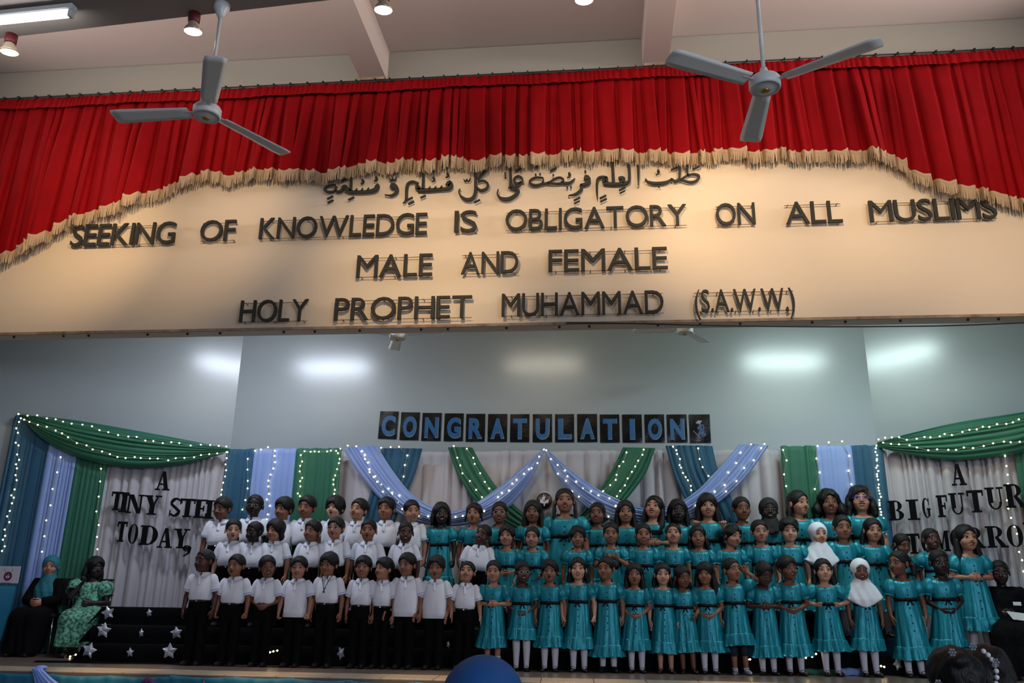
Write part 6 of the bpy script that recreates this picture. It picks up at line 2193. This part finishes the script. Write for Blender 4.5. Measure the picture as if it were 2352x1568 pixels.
# woman in patterned dress, chin on her hand
k2 = atY(195, 1272, 9.95)
x2 = atY(200, 1400, 9.95)[0]
chair((x2 - .02, 10.0, 0), math.radians(25), 'chrome-legged chair under the woman in the mint patterned dress')
H2 = k2[2] / (1.0 - ZS)
o2, eL2, eR2 = seated((x2, 9.95, 0), H2, 'deep', 'adultlong', 'seated woman in mint patterned dress resting her chin on her hand', M_FLORAL, 22, sleeves=False, low=.768, hemz=.27, wide=1.0, armL='chin', armR='fold', yaw=38, pitch=0, seed=4)
for s, e in ((-1, eL2), (1, eR2)):
    gs = G()
    sleeve(gs, s, e, [(-.025, .03), (-.008, .055), (.02, .068), (.055, .070), (.082, .058), (.092, .046), (.104, .060), (.102, .052)], 24, 0, None, [.03, .06, .07, .08, .06, .04, .08, .08], np.random.default_rng(2))
    ob = gs.build('puff_sleeve', [M_FLORAL], o2)
    ob.matrix_local = Matrix.Scale(H2, 4)
for s in (-1, 1):
    link('shoe', SHOEM['sneaker'], o2, Matrix.Diagonal((H2, H2, H2, 1)) @ Matrix.Translation((s * .07, -.25, ZS)))
# person at the right with papers
YR_ = 10.05
k3 = atY(2303, 1277, YR_)
x3 = atY(2310, 1400, YR_)[0]
chair((x3 + .03, YR_ + .04, 0), math.radians(-12), 'dark chair under the person holding papers at the right edge')
H3 = k3[2] / (1.0 - ZS)
o3, _, _ = seated((x3, YR_, 0), H3, 'deep', 'buzz', 'seated dark-clothed person with a white name tag holding papers', M_DARKFL, -12, armL='waist', armR='waist', yaw=-8, pitch=-4, width=1.06, seed=5)
G().box((.058, -.088, .675), (.05, .005, .025), np.array(Matrix.Rotation(math.radians(-14), 3, 'X')), 0, .001).build('name_tag', [M_PAPER], o3, smooth=False).matrix_local = Matrix.Scale(H3, 4)
for s in (-1, 1):
    link('shoe', SHOEM['sneaker'], o3, Matrix.Diagonal((H3, H3, H3, 1)) @ Matrix.Translation((s * .07, -.25, ZS)))
pp = np.array(o3.location) + np.array((.03, -.28, .70 * H3 - .11 * H3))
r = empty('paper_sheets', pp, 'white papers held by the seated person at the right edge', 'paper')
G().box((0, 0, 0), (.24, .17, .004), np.array(Euler((math.radians(28), math.radians(6), 0)).to_matrix()), 0, 0).build('sheet', [M_PAPER], r, smooth=False)
G().box((.02, .01, -.006), (.24, .17, .004), np.array(Euler((math.radians(28), math.radians(10), .1)).to_matrix()), 0, 0).build('sheet', [M_PAPER], r, smooth=False)

# ------------------------------------------------------------------ lectern with its white card
M_LCLOTH = mat('teal_lectern_cloth', srgb(14, 92, 122), 0.65, bump=(5, .2))
M_CARDW = mat('white_card', srgb(210, 208, 220), 0.5)
M_CARDG = mat('card_print', srgb(110, 104, 120), 0.6)
LY = 9.1
lt = atY(41, 1347, LY + .4)
lb_ = atY(26, 1511, LY)
lw = .62
lec = empty('lectern', (lt[0] - lw / 2, LY + .2, 0), 'lectern covered in teal cloth at the far left of the stage', 'lectern')
P = []
for z, e, am in ((lt[2], 0, 0), (lt[2] - .02, .008, 0), (lt[2] * .6, .0, .004), (.25, -.02, .010), (.012, -.05, .018)):
    th = np.linspace(0, 2 * PI, 64, endpoint=False)
    x, y = sup(th, lw / 2 + e, .2 + e, 9)
    k = 1 + am * np.sin(th * 13) + am * np.sin(th * 7 + 1)
    P.append(np.stack([x * k, y * k, np.full(64, z)], -1))
G().grid(np.array(P), True, 0, True, False).build('cloth_cover', [M_LCLOTH], lec)
G().box((0, 0, lt[2] + .006), (lw - .02, .38, .012), None, 0, .004).build('top_board', [M_LCLOTH], lec, smooth=False)
ca, cb_ = atY(0, 1300, LY), atY(40, 1344, LY)
cw = .36
cdo = empty('emblem_card', (cb_[0] - cw / 2, LY, (ca[2] + cb_[2]) / 2 + .012), 'white card with a maroon emblem standing on the lectern', 'card')
hh = ca[2] - cb_[2] - .02
G().box((0, 0, 0), (cw, .006, hh), None, 0, 0).build('board', [M_CARDW], cdo, smooth=False)
ek = empty('emblem_print', (0, 0, 0)); ek.parent = cdo
R_ = .050
dx = atY(18.5, 1323, LY)[0] - (cb_[0] - cw / 2)
dz = atY(18.5, 1323, LY)[2] - ((ca[2] + cb_[2]) / 2 + .012)
C.objects.unlink(ek); bpy.data.objects.remove(ek)
ed = G().lathe([(.001, -.003), (R_, -.003), (R_, -.005), (.001, -.005)], c=(dx, 0, dz), seg=32, axis='y').build('emblem_disc', [mat('card_maroon', srgb(104, 32, 58), .5)], cdo, smooth=False)
for s in (-1, 1):
    k = R_ * .9
    poly = [(dx + s * .06 * k, dz - .10 * k), (dx + s * .56 * k, dz + .22 * k), (dx + s * .50 * k, dz - .30 * k), (dx + s * .06 * k, dz - .5 * k)]
    G().prism(poly if s > 0 else poly[::-1], -.0065, -.005).build('emblem_page', [M_CARDW], ed, smooth=False)
    G().tube([(dx + s * .055, -.004, dz + .085), (dx + s * .035, -.004, dz + .045)], .003, 5).build('ribbon_print', [M_CARDG], cdo)
G().prism([(dx - .10 * k, dz), (dx + .12 * k, dz), (dx + .06 * k, dz + .7 * k)], -.0065, -.005).build('emblem_flame', [M_CARDW], ed, smooth=False)
G().box((dx - .01, -.0035, dz - .072), (.12, .001, .005)).build('print_line', [M_CARDG], cdo, smooth=False)
G().box((dx - .015, -.0035, dz - .095), (.10, .001, .005)).build('print_line', [M_CARDG], cdo, smooth=False)

# ------------------------------------------------------------------ cloth skirt on the stage front
M_SKIRT = mat('teal_skirt_cloth', srgb(16, 106, 132), 0.6, bump=(4, .2))
M_BOWC = mat('periwinkle_bow', srgb(124, 156, 226), 0.6)
M_PURC = mat('purple_rosette', srgb(92, 40, 92), 0.5)
M_PINK = mat('pink_pennant', srgb(186, 90, 130), 0.6)
skr = empty('stage_skirt', (0, EDGE0, 0), 'teal cloth skirt hung in panels along the stage front', 'cloth')
rng = np.random.default_rng(9)
xk = -8.6
while xk < 6.2:
    w = rng.uniform(.50, .62)
    u = np.linspace(0, 1, 22)
    P = []
    xs = xk + (w + .012) * u
    f = np.sin(u * 21 + rng.uniform(0, 6)) * .5 + np.sin(u * 37 + rng.uniform(0, 6)) * .3
    for t, z in ((0, -.004), (.0, -.012), (.1, -.05), (.4, -.25), (1, -.73)):
        sag = -.008 * math.sin(2.2 * xk) - .012 * np.sin(PI * u)
        y = edge(xs) - .012 - .004 * (u < .08) - (.012 + .05 * t) * (f + .6) * (t > 0) * min(1, t * 3 + .25)
        P.append(np.stack([xs, y + (.03 if z == -.004 else 0), np.full(22, z) + sag * (t < .3)], -1))
    P = np.array(P) - (0, EDGE0, 0)
    G().grid(P).build('cloth_panel', [M_SKIRT], skr)
    xk += w
# periwinkle sash knotted over the skirt edge
def onskirt(x, y, lift=.05):
    n = np.array((SKEW, -1.0, 0)); n /= np.linalg.norm(n)
    return onplane(x, y, (0, EDGE0 + SKEW * .9, 0), n) + n * lift
A = resample([(82, 1534), (86, 1560), (100, 1620), (118, 1700)], 16)
Bq = resample([(106, 1534), (138, 1562), (215, 1610), (300, 1680)], 16)
u = np.linspace(0, 1, 40)
P = []
for i in range(16):
    a, b = onskirt(*A[i], .06), onskirt(*Bq[i], .06)
    wv = (np.abs(np.sin(u * 16 + i * .05)) - .5) * min(.03, .006 + .003 * i)
    P.append(a + (b - a) * u[:, None] + np.array((0, -1, 0)) * (wv + .03 * np.sin(PI * u))[:, None])
tb = onskirt(95, 1534, 0)
P0 = [P[0] * (1, 1, 1) + (0, .06, .012) for _ in range(1)]
sw = empty('knotted_sash', tb, 'periwinkle sash tied over the teal stage skirt at left', 'sash')
o = G().grid(np.array(P0 + P)).build('sash_cloth', [M_BOWC], sw)
o.matrix_local = Matrix.Translation(-tb)
G().ell((0, .0, .004), (.055, .06, .022), 14, 8).build('knot', [M_BOWC], sw)
p = onskirt(343, 1572, .03)
r = empty('rosette', p, 'purple round paper rosette on the teal skirt', 'decoration', rz=math.atan(SKEW))
G().lathe([(.001, .005), (.066, .005), (.068, 0), (.066, -.006), (.02, -.012), (.001, -.012)], seg=28, axis='y').build('disc', [M_PURC], r)
for k in range(6):
    a = k * PI / 3
    G().ell((.032 * math.cos(a), -.011, .032 * math.sin(a)), (.018, .004, .018), 8, 5).build('petal', [M_PURC], r)
p = onskirt(474, 1576, .03)
o = G().prism([(-.05, -.12), (.06, -.12), (-.02, .065)], -.004, .004).build('pennant', [M_PINK], smooth=False)
o.location = p
o.rotation_euler = (0, 0, math.atan(SKEW))
tag(o, 'pink paper pennant on the teal skirt', 'pennant')

# a fold of green and periwinkle cloth on the floor behind the front row, with a knot of lights
fy = skew(2.6, 9.42)
for j, (x0, x1, zt, m, nm) in enumerate(((1845, 1925, .055, M_GREEN, 'green'), (1915, 1975, .07, M_PERI, 'periwinkle'))):
    a, b = atY(x0, 1512, fy), atY(x1, 1512, fy)
    u = np.linspace(0, 1, 24)
    P = [np.stack([a[0] + (b[0] - a[0]) * u, np.full(24, fy + yy) + .006 * np.sin(u * 20 + j), np.full(24, zz * zt) + .004 * np.sin(u * 13)], -1) for yy, zz in ((-.03, .05), (-.035, .5), (-.01, .95), (.03, 1.0))]
    o = G().grid(np.array(P)).build('folded_cloth', [m])
    tag(o, 'bit of %s cloth on the floor behind the right front row' % nm, 'cloth')
fairy(None, [(1712, 1513), (1722, 1514)], 3, 'lying on the floor behind the girls at right of centre', skew(1.7, 9.36), 1)
fairy(None, [(1846, 1502), (1852, 1510), (1860, 1500), (1866, 1508), (1872, 1503)], 9, 'bunched on the floor behind the fringed girl', skew(2.3, 9.34), 3)
fairy(None, [(2012, 1530), (2022, 1529), (2030, 1531)], 4, 'on the floor near the curled foil star', skew(3.2, 9.36), 1)
fairy(None, [(620, 1497), (628, 1496), (636, 1494)], 3, 'glinting between the boys in black trousers', skew(-3.7, 9.40), 1)
fairy(None, [(148, 1511), (160, 1508), (174, 1503)], 3, 'on the floor beside the chair of the patterned dress', 9.55, 1)

# ------------------------------------------------------------------ audience heads in front of the camera
M_BLUESC = mat('blue_headscarf', srgb(16, 84, 150), 0.7, bump=(5, .25))
M_CAP = mat('navy_under_scarf', srgb(10, 42, 92), 0.8)
M_BLOUSE = mat('blue_blouse', srgb(110, 150, 220), 0.7)
M_PEARL = mat('pearl', srgb(216, 216, 220), 0.2, coat=0.5)
M_GEM = mat('rhinestone', srgb(190, 195, 205), 0.1, metal=0.7)


def viewer(px, ytop, D, H, skin, hair, label, robe_m, crown=1.012, **kw):
    """a seated person seen from behind; feet on the hall floor"""
    top = atY(px, ytop, D)
    o, _, _ = seated((top[0], D, 0), H, skin, hair, label, robe_m, rz=180, **kw)
    # raise so that the crown meets the pixel
    o.location.z = top[2] - H * crown
    return o, top


HAIR['puffback'] = dict(off=.09, top=.07, cz=.30, cr=(.28, .46, .42), plane=(.05, .1), nz=(20, .03), add=[('e', (0, .34, .5), (.36, .24, .40)), ('e', (.1, .40, .86), (.22, .18, .14))])
HAIR['curlback'] = dict(off=.10, top=.08, cz=.30, cr=(.28, .46, .42), plane=(.0, .1), nz=(13, .05), add=[('e', (0, .34, .35), (.42, .26, .46)), ('c', [(.35, .2, .3), (.42, .25, -.1), (.36, .22, -.4)], [.16, .16, .1])])
D1 = 2.95
o_, t_ = viewer(1114, 1503, D1, 1.55, 'fair', None, 'audience member in a blue headscarf seen from behind at the bottom', M_CAP)
HM = 1.55 * .158 * 1.22
V, Q = surfnet(lambda P: smin(ellip(P, (0, .10, .52), (.47, .60, .50)), smin(rcone(P, (0, .06, .1), (0, .10, -.5), .40, .55), ellip(P, (0, .12, -.75), (.95, .5, .5)), .15), .15), np.arange(-1.0, 1.01, .05), np.arange(-.6, .85, .05), np.arange(-1.1, 1.1, .05))
sc_ = link('headscarf', mesh('headscarf', V, Q, [M_BLUESC]), o_)
sc_.matrix_local = Matrix.Translation((0, .014 * 1.55, (.8135 - .1 * .158) * 1.55 + .0)) @ Matrix.Scale(HM, 4) @ Matrix.Translation(Vector(-TRANSFER))
# a lower fold of the scarf wrapped round the nape
V, Q = surfnet(lambda P: ellip(P, (0, .37, .32), (.40, .42, .46)), np.arange(-.5, .51, .05), np.arange(-.1, .85, .05), np.arange(-.2, .85, .05))
link('scarf_fold', mesh('scarf_fold', V, Q, [M_CAP]), sc_)
D2 = 3.7


def standing_viewer(px, ytop, D, skin, hair, label, over, **kw):
    top = atY(px, ytop, D)
    H = (top[2] - HALL_Z) / over
    o = person('person', (top[0], D, HALL_Z), H, skin, hair, dress='dress', turn=180, hb=.165, **kw)
    o['label'] = label
    return o, H


o_, H2v = standing_viewer(2184, 1478, D2, 'brown', 'puffback', 'audience girl with a pearl headband in her dark hair, seen from behind', 1.0, yaw=8, seed=8)
HM = H2v * .165
MHm = Matrix.Translation((0, .014 * H2v, (.8135 - .1 * .165) * H2v)) @ Matrix.Rotation(math.radians(8), 4, 'Z') @ Matrix.Scale(HM, 4) @ Matrix.Translation(Vector(-TRANSFER))
bd = G()
arc_ = [(.52 * math.cos(a), .36 + .20 * math.sin(a), .58 + .52 * math.sin(a)) for a in np.linspace(-.5, PI + .5, 30)]
hbnd = bd.tube(arc_, .014, 6).build('headband', [M_DARKM], o_)
hbnd.matrix_local = MHm
pl_ = G().ell((0, 0, 0), (.045, .045, .045), 12, 8)
pm = mesh('pearl', np.concatenate(pl_.v), pl_.f, [M_PEARL])
gm_ = G()
for k in range(7):
    a = k * 2 * PI / 6
    gm_.ell((0 if k == 6 else .05 * math.cos(a), 0, 0 if k == 6 else .05 * math.sin(a)), (.024, .024, .024), 6, 4)
gmm = mesh('rhinestone_flower', np.concatenate(gm_.v), gm_.f, [M_GEM], smooth=False)
for k, a in enumerate(np.linspace(-.55, 1.05, 9)):
    link('pearl', pm, hbnd, Matrix.Translation((-.53 * math.cos(a), .40 + .2 * math.sin(a), .58 + .53 * math.sin(a))))
for a in (.55, 1.5, 2.2, 3.3):
    link('rhinestone_flower', gmm, hbnd, Matrix.Translation((-.54 * math.cos(a), .46 + .2 * math.sin(a), .58 + .54 * math.sin(a))))
D3 = 4.2
o_, _h = standing_viewer(2256, 1474, D3, 'brown', 'curlback', 'audience member with glossy curly black hair and blue sleeves, seen from behind', 1.0, yaw=-6, seed=9)
